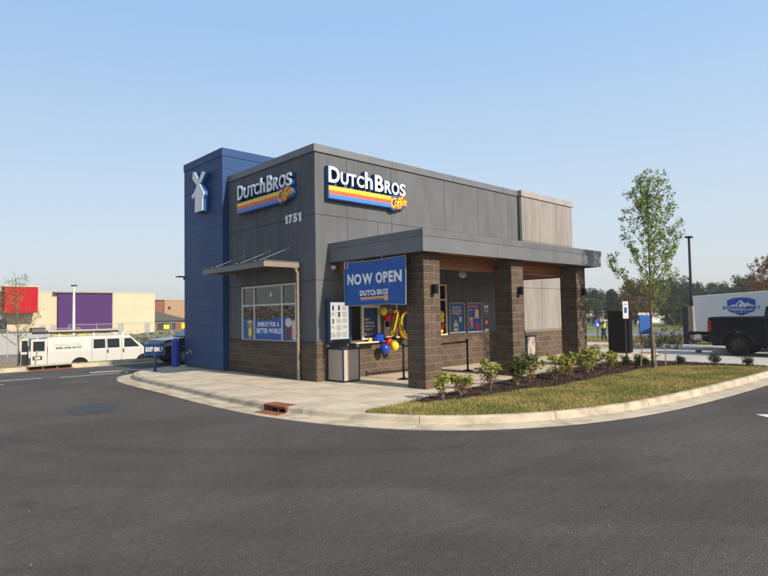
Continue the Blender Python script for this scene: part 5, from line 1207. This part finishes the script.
# ------------------------------------------------------------------ person
p = at(604, 340, 43)
per = thing('person', 'worker in a yellow high-visibility vest and dark trousers lifting both hands to the face', 'person', (p[0], p[1], -.44), math.atan2(.68, -.73))
per.scale = (1.04,)*3
def skin(name, joints, edges, mt, parent, root=0, sub=1):
    me = bpy.data.meshes.new(name); me.from_pydata([j[:3] for j in joints], edges, []); me.materials.append(M[mt]); o = bpy.data.objects.new(name, me); C.objects.link(o); o.parent = parent
    o.modifiers.new('skin', 'SKIN').use_smooth_shade = True
    for i, j in enumerate(joints): me.skin_vertices[0].data[i].radius = (j[3], j[4] if len(j) > 4 else j[3])
    me.skin_vertices[0].data[root].use_root = True; s_ = o.modifiers.new('sub', 'SUBSURF'); s_.levels = s_.render_levels = sub; return o
J = [(0, 0, .95, .13, .11), (0, 0, 1.12, .13, .10), (.01, 0, 1.32, .15, .11), (.02, 0, 1.46, .07), (.04, 0, 1.56, .055), (.06, 0, 1.68, .085, .095), (.05, 0, 1.76, .05),
     (.04, .10, .88, .095), (.16, .12, .50, .062), (.10, .13, .10, .042), (.24, .14, .05, .035),
     (-.04, -.10, .88, .095), (-.12, -.12, .50, .062), (-.24, -.12, .10, .042), (-.10, -.13, .05, .035),
     (.02, .19, 1.42, .055), (.14, .24, 1.20, .042), (.24, .12, 1.50, .032), (.26, .09, 1.58, .028),
     (.02, -.19, 1.42, .055), (.14, -.24, 1.20, .042), (.24, -.12, 1.50, .032), (.26, -.09, 1.58, .028)]
Ed = [(0, 1), (1, 2), (2, 3), (3, 4), (4, 5), (5, 6), (0, 7), (7, 8), (8, 9), (9, 10), (0, 11), (11, 12), (12, 13), (13, 14), (2, 15), (15, 16), (16, 17), (17, 18), (2, 19), (19, 20), (20, 21), (21, 22)]
skin('body', J, Ed, 'skin', per)
skin('vest', [(0, 0, .93, .155, .15), (0, 0, 1.12, .16, .15), (.01, 0, 1.30, .17, .17), (.02, 0, 1.45, .10, .14)], [(0, 1), (1, 2), (2, 3)], 'hivis', per)
skin('trousers', [(0, 0, .97, .15, .13), (.04, .10, .86, .11), (.16, .12, .50, .078), (.10, .13, .12, .06), (-.04, -.10, .86, .11), (-.12, -.12, .50, .078), (-.24, -.12, .12, .06)], [(0, 1), (1, 2), (2, 3), (0, 4), (4, 5), (5, 6)], 'cloth_dark', per)
skin('hair', [(.03, 0, 1.72, .09, .10), (.04, 0, 1.80, .07)], [(0, 1)], 'cloth_dark', per)
for s_ in (-1, 1): skin('sleeve', [(.02, s_*.18, 1.43, .068), (.14, s_*.24, 1.20, .055), (.19, s_*.18, 1.35, .046)], [(0, 1), (1, 2)], 'cloth_dark', per)
for s_ in (-1, 1): MB().box(-.09, .19, -.05, .05, 0, .09).build('boot', 'black', per, bevel=.03, loc=((.10, .13, 0) if s_ > 0 else (-.24, -.12, 0)))

# ------------------------------------------------------------------ buildings on the left
st = thing('big_store', 'long cream store building with purple wall section and red entrance block', 'building', (0, 78.6, -1.2))
b = MB(); b.box(-40, 26.1, 0, 40, 0, 6.9); b.build('wall', 'store_cream', st)
for k in range(6): MB().box(-40, 26.15, -.06, .3, 6.9, 7.0).build('coping', 'store_cream', st) if k == 0 else None
MB().box(12.2, 19.5, -.6, 0, 1.2, 6.85).build('purple_panel', 'store_purple', st); MB().box(11.6, 19.6, -.9, -.02, 6.85, 6.98).build('coping', 'brick_tan', st); MB().box(15, 26, 8, 14, 6.9, 7.3).build('roof_unit', 'brick_tan', st)
MB().box(5.45, 9.25, -2.6, 0, 4.0, 7.5).build('red_block', 'store_red', st); MB().box(5.3, 9.4, -2.7, 0, 7.5, 7.62).build('coping', 'store_cream', st)
MB().box(-4, 5.3, -1.8, 0, 0, 3.6).build('entrance', 'lot', st)
for x in range(-12, 5, 2): MB().box(x, x+1.8, -1.9, -1.82, .4, 3.2).build('window', 'glass_dark', st)
for x in (22.8,): MB().box(x, x+.05, -.012, 0, 0, 6.88).build('joint', 'bin_panel', st)
for z in (2.3, 4.6): MB().box(9.6, 26.1, -.010, 0, z, z+.04).build('joint', 'bin_panel', st)
for x in (10.0, 11.4, 20.5, 24.5): MB().box(x, x+.8, -.05, .0, .1, 2.3).build('door', 'grey', st)
bt = thing('brick_building', 'tall brown brick building coloured red-brown for shade and tan for sunlight behind the far end of the store', 'building', (0, 120, -1.2)); MB().box(36, 44.3, 0, 12, 0, 7.1).build('wall', 'brick_red', bt); MB().box(44.3, 49.3, -.3, 12, 0, 7.15).build('lit_wall', 'brick_tan', bt); MB().box(45.2, 45.7, -.5, -.3, 5, 5.6).build('lamp', 'charcoal', bt); MB().box(36, 49.4, -.4, 12, 7.15, 7.3).build('coping', 'bin_panel', bt)  # shaded left and sunlit right parts are put into the wall colours
lo = thing('low_brick_house', 'low red brick building with dark sloping roof beside the store', 'building', (0, 93, -1.2))
MB().box(28, 37.4, 0, 9, 0, 2.6).build('wall', 'brick_red', lo); MB().prism([(26, 4.8), (30, 4.7), (38, 2.55), (38, 2.4), (26, 2.4)], 'y', -.6, 10).build('roof', 'shingle', lo); MB().box(32.2, 35.6, -.05, 0, .3, 2.1).build('window', 'glass_dark', lo); MB().box(33.3, 34.4, -.1, -.05, .9, 1.7).build('sign', 'b_yellow', lo); MB().box(38.6, 39.0, -.3, .0, 0, 3.0).build('pillar', 'offwhite', lo); MB().box(32.1, 35.7, -.09, -.05, 2.1, 2.2).build('lintel', 'offwhite', lo)
p = at(74, 286, 62)
lp = thing('lamp_post', 'slim white lamp post in front of the purple store wall', 'lamp post', (p[0], p[1], -1.15)); MB().tube([(0, 0, 0), (0, 0, p[2]+1.15)], [.14, .10], 8).build('pole', 'offwhite', lp); MB().box(-.25, .25, -.15, .15, p[2]+1.13, p[2]+1.25).build('lamp_head', 'charcoal', lp)
# chain-link fence
fn = thing('chain_link_fence', 'chain link fence with thin posts along the lower lot at the far left', 'fence', (0, 40, -1.1))
for x in np.arange(-16, 5, 2.6): MB().tube([(x, 0, 0), (x, 0, 2.2)], .03, 6).build('post', 'grey', fn)
MB().tube([(-16, 0, 2.2), (4.8, 0, 2.2)], .025, 6).build('rail', 'grey', fn); MB().box(-16, 4.8, -.004, .004, .05, 2.18).build('mesh', 'chainlink', fn)
fn = thing('chain_link_fence', 'chain link fence stretch in front of the cream wall behind the van', 'fence', (0, 60, -1.1))
for x in np.arange(9, 36, 3.): MB().tube([(x, 0, 0), (x, 0, 2.3)], .035, 6).build('post', 'grey', fn)
MB().tube([(9, 0, 2.3), (36, 0, 2.3)], .03, 6).build('rail', 'grey', fn); MB().box(9, 36, -.004, .004, .05, 2.28).build('mesh', 'chainlink', fn)
# row of parked bicycles / clutter in front of the cream wall
def bike():
    t = thing('bicycle', 'leftmost dark bicycle in the row behind the exit sign', 'bicycle', group='bicycles leaning in a row behind the exit sign')
    for x in (-.5, .5): MB().tube([(x+.33*math.cos(a), 0, .34+.33*math.sin(a)) for a in np.linspace(0, math.tau, 18)], .025, 5).build('wheel', 'black', t)
    MB().tube([(-.5, 0, .34), (-.15, 0, .8), (.35, 0, .85), (.5, 0, .34)], .022, 5).tube([(-.15, 0, .8), (0, 0, .34), (.35, 0, .85)], .022, 5).build('frame', 'dgrey', t); MB().box(-.28, -.05, -.07, .07, .9, .95).build('saddle', 'black', t); MB().tube([(.35, 0, .85), (.32, 0, 1.1), (.32, -.25, 1.12)], .018, 5).build('handlebar', 'grey', t); return t
bk = bike(); bk.location = (9.0, 44, -1.1); bk.rotation_euler = (0, 0, .5); bk.scale = (1.5,)*3
for k in range(8):
    c = copytree(bk, (9.0+(k+1)*.85, 44+random.uniform(-.5, .5), -1.1), .5+random.uniform(-.5, .5), 1.5)
    c['label'] = ['second', 'third', 'fourth', 'fifth', 'sixth', 'seventh', 'eighth', 'ninth'][k]+' dark bicycle from the left in the row behind the exit sign'
sg = thing('lot_sign', 'yellow sign board standing in the lot behind the bicycles', 'sign', (17.6, 48, -1.1)); MB().box(-.5, .5, -.03, .03, 1.7, 2.3).build('plate', 'b_yellow', sg); MB().box(-.04, .04, 0, .05, 0, 1.7).build('post', 'grey', sg)
for k, (px, d, lab, mt, sz) in enumerate(((6, 72, 'yellow pile of material behind the fence at the far left', 'b_yellow', (1.0, .6, .5)), (24, 68, 'orange red barrel behind the young left tree', 'orange', (.8, .8, 1.5)), (20, 72, 'second orange red barrel further behind the left tree', 'orange', (.7, .7, 1.3)), (4, 60, 'grey steel container by the store entrance', 'grey', (3, 2, 1.8)))):
    p = at(px, 340, d); t = thing('barrel' if 'barrel' in lab else ('container' if 'container' in lab else 'material_pile'), lab, 'barrel' if 'barrel' in lab else ('container' if 'container' in lab else 'pile'), (p[0], p[1], -1.1))
    if 'barrel' in lab: MB().lathe([(sz[0]*.7, 0), (sz[0]*.6, .1), (sz[0]*.5, sz[2]), (sz[0]*.2, sz[2]+.1)], n=14).build('drum', mt, t); MB().lathe([(sz[0]*.57, sz[2]*.5), (sz[0]*.56, sz[2]*.7)], n=14).build('band', 'white', t)
    else: MB().box(-sz[0], sz[0], -sz[1], sz[1], 0, sz[2]).build('body', mt, t, bevel=.05); MB().box(-sz[0]*.9, sz[0]*.9, -sz[1]*.9, sz[1]*.9, sz[2], sz[2]+.12).build('top', 'dgrey', t)
young_tree((-4.24, 15.3, -.18), 4.1, .85, .95, 24, 6, .034, 'leaf_tree', 'sparse young tree in front of the red store block', 12, trunk=.032, lean=-.15)
t = thing('stake', 'wooden stake leaning in the grass beside the open van door', 'stake', (-3.68, 15.0, -.15), group='wooden tree stakes'); MB().box(-.03, .03, -.03, .03, -.05, .66).build('shaft', 'stake_wood', t); MB().box(-.032, .032, -.032, .032, .66, .70).build('tip', 'stake_wood', t); t.rotation_euler = (.0, .12, 0)

# ------------------------------------------------------------------ right background
wf = thing('white_buildings', 'long low white shed on the horizon behind the worker', 'building', (*at(592, 316, 118)[:2], -.5), R(-45)); MB().box(-16, 8, 0, 8, 0, 1.9).build('wall', 'white', wf); MB().prism([(-16.5, 1.9), (8.5, 1.9), (8.5, 2.2), (-16.5, 2.2)], 'y', -.3, 8.3).build('roof', 'offwhite', wf)
wf = thing('white_shed', 'low white shed on the horizon behind the blue menu panel', 'building', (*at(656, 316, 105)[:2], -.5), R(-45)); MB().box(-3.5, 3.2, 0, 6, 0, 1.5).build('wall', 'white', wf); MB().box(-3.6, 3.3, -.1, 6.1, 1.5, 1.65).build('roof', 'offwhite', wf)
hg = thing('grey_roof_house', 'small grey roofed house among the far trees left of the order board', 'house', (*at(594, 312, 135)[:2], -.5), R(-45)); MB().box(-3, 3, 0, 6, 0, 2.2).build('wall', 'offwhite', hg); MB().prism([(-3.5, 2.2), (3.5, 2.2), (2, 4.2), (-2, 4.2)], 'y', -.4, 6.4).build('roof', 'shingle', hg)
hg = thing('grey_roof_house', 'grey roofed house among the far trees behind the young tree', 'house', (*at(648, 312, 140)[:2], -.5), R(-45)); MB().box(-4, 4, 0, 6, 0, 2.2).build('wall', 'offwhite', hg); MB().prism([(-4.5, 2.2), (4.5, 2.2), (1.5, 4.8), (-2, 4.8)], 'y', -.4, 6.4).build('roof', 'shingle', hg)
def big_tree_proto(seed, kind, mt):
    r = random.Random(seed); np.random.seed(seed); t = thing('tree', 'x', 'tree', (0, 0, 0)); b = MB()
    b.tube([(0, 0, 0), (.05, 0, .2), (.02, .03, .5), (0, 0, .85)], [.035, .028, .018, .006], 7)
    cen = []
    if kind == 'cone':
        for k in range(60):
            z = .08+.9*(k/60); rr = .30*(1-z)+.02; a = r.random()*math.tau; q = rr*r.uniform(.3, 1); cen.append((q*math.cos(a), q*math.sin(a), z))
        sp = .07
    else:
        for k in range(60):
            a = r.random()*math.tau; z = r.uniform(.14, .92); f = math.sqrt(max(0, 1-((z-.55)/.42)**2)); q = .46*f*r.uniform(.35, 1)
            cen.append((q*math.cos(a), q*math.sin(a), z+r.uniform(-.03, .03)))
            if k < 10: b.tube([(0, 0, z*.6), (q*math.cos(a)*.6, q*math.sin(a)*.6, z*.9)], [.012, .004], 5)
        sp = .105
    b.build('trunk', 'bark', t); leaves(cen, 95, sp, .024, mt, 'crown', t, flat=.3); return t
protos = {('round', 0): big_tree_proto(21, 'round', 'leaf_far'), ('round', 1): big_tree_proto(22, 'round', 'leaf_far2'), ('cone', 0): big_tree_proto(23, 'cone', 'leaf_far'), ('round', 2): big_tree_proto(24, 'round', 'leaf_brown'), ('round', 3): big_tree_proto(25, 'round', 'leaf_far')}
used = set()
LT = [  # px, dist, top py, kind, width factor, label
 (588, 120, 288, ('round', 0), 1.2, 'dark green tree on the horizon just right of the last column'), (596, 128, 290, ('round', 3), 1.1, 'dark tree left of the dark conifer on the horizon'), (592, 95, 299, ('round', 1), .9, 'yellow green low tree in front of the dark horizon trees'),
 (611, 112, 291, ('cone', 0), 1.5, 'dark pointed conifer above the worker on the horizon'), (624, 140, 296, ('round', 3), 1.2, 'small dark tree right of the pointed conifer'),
 (634, 90, 281, ('round', 2), 1.0, 'orange brown autumn tree behind the parking sign'), (648, 110, 279, ('round', 1), 1.0, 'green tree directly behind the young tree crown'), (662, 118, 280, ('round', 0), 1.2, 'large dark green tree right of the young tree'),
 (676, 122, 277, ('round', 3), 1.2, 'tallest dark green tree left of the lamp post'), (689, 124, 283, ('round', 0), 1.1, 'dark green tree just left of the lamp post'), (672, 85, 302, ('round', 1), 1.5, 'low light green tree above the grass left of the enclosure'), (684, 88, 304, ('round', 1), 1.4, 'low green tree beside the enclosure gate'),
 (700, 120, 292, ('round', 3), 1.2, 'small dark tree just right of the lamp post'), (716, 118, 283, ('round', 0), 1.2, 'rounded dark tree above the left end of the trailer'), (728, 130, 288, ('round', 1), 1.1, 'dull green tree above the trailer logo'),
 (741, 125, 276, ('round', 3), 1.1, 'tall dark tree above the middle of the trailer'), (752, 122, 279, ('round', 0), 1.1, 'dark tree between the tall one and the reddish tree'), (763, 100, 280, ('round', 2), 1.2, 'brown tree behind the reddish tree at the right edge'), (775, 115, 277, ('round', 3), 1.2, 'dark tree past the right edge of the trailer')]
for px, d, top, kd, wf_, lab in LT:
    p = at(px, top, d); h = p[2]+.6; pr = protos[kd]
    if kd in used: o = copytree(pr, (p[0], p[1], -.6), random.random()*6)
    else: o = pr; used.add(kd); o.location = (p[0], p[1], -.6)
    o.scale = (h*wf_, h*wf_, h/.97); tag(o, lab, 'tree', 'far trees along the horizon')
np.random.seed(11)
p = at(766, 330, 33); young_tree((p[0], p[1], -.3), 4.6, 1.3, 1.2, 30, 14, .05, 'leaf_red', 'reddish brown young tree above the trailer at the right edge', 31, trunk=.05)
# rough bushes between order board and enclosure
for k, (px, d, h, mt, lab) in enumerate(((637, 31, .9, 'dry_leaf', 'dry brown bush just right of the order board'), (648, 32, 1.0, 'dry_leaf', 'dry brown bush below the blue menu panel'), (658, 33, .9, 'leaf_shrub_dark', 'mixed green brown bush right of the young tree trunk'), (668, 32, 1.2, 'leaf_box', 'dark green bush left of the enclosure gate'), (676, 31, 1.4, 'leaf_box', 'taller dark green bush touching the enclosure gate'))):
    p = at(px, 345, d); t = thing('bush', lab, 'bush', (p[0], p[1], -.25), group='rough bushes left of the enclosure'); r = random.Random(k); b = MB(); cen = []
    for i in range(12):
        a = r.random()*math.tau; q = r.uniform(.1, .55); z = h*r.uniform(.4, 1); b.tube([(0, 0, 0), (q*math.cos(a), q*math.sin(a), z)], [.012, .004], 4); cen.append((q*math.cos(a), q*math.sin(a), z)); cen.append((q*.6*math.cos(a), q*.6*math.sin(a), z*.55))
    b.build('stems', 'twig', t); leaves(cen, 22, .2, .045, mt, 'foliage', t)
# distant woods on the horizon (one mass)
cen = []
for a in np.linspace(-1.2, 2.9, 420):
    d = 330+random.uniform(-15, 15); h = random.uniform(3, 8)
    for z in (1, h*.5, h*.8): cen.append((d*math.cos(a)+random.uniform(-4, 4), d*math.sin(a)+random.uniform(-4, 4), z))
tag(leaves(cen, 16, 3.6, 1.4, 'leaf_far', 'distant_woods', None), 'distant line of woods along the horizon', 'woods', kind='stuff')
# rough tall grass tufts on the field edge
tag(grass('field_grass', [(24.5, -6), (36, -6), (36, 16), (24.5, 16)], [], 60000, .16, lambda q: np.array([ter(x, y) for x, y in q]), 'grass_blade', .012), 'rough grass on the verge beyond the concrete lane', 'grass')
# orange timber lying on the verge
t = thing('timber', 'orange tan boards lying on the grass left of the order board', 'timber', (18.2, 1.15, -.11), R(-40))
for k in range(3): MB().box(-1.0, .9, k*.16, k*.16+.14, 0, .10+.03*k).build('board', 'brick_tan', t)

# ------------------------------------------------------------------ morning haze
hz = MB().box(-640, 960, -540, 960, -1.75, 24).build('haze'); hz['kind'] = 'stuff'
hm = bpy.data.materials.new('haze'); hm.use_nodes = True; n_ = hm.node_tree.nodes; n_.remove(n_['Principled BSDF'])
pv = n_.new('ShaderNodeVolumePrincipled'); pv.inputs['Color'].default_value = (.93, .95, .97, 1); pv.inputs['Density'].default_value = HAZE; pv.inputs['Anisotropy'].default_value = .0
hm.node_tree.links.new(pv.outputs[0], n_['Material Output'].inputs['Volume']); hz.data.materials.append(hm)
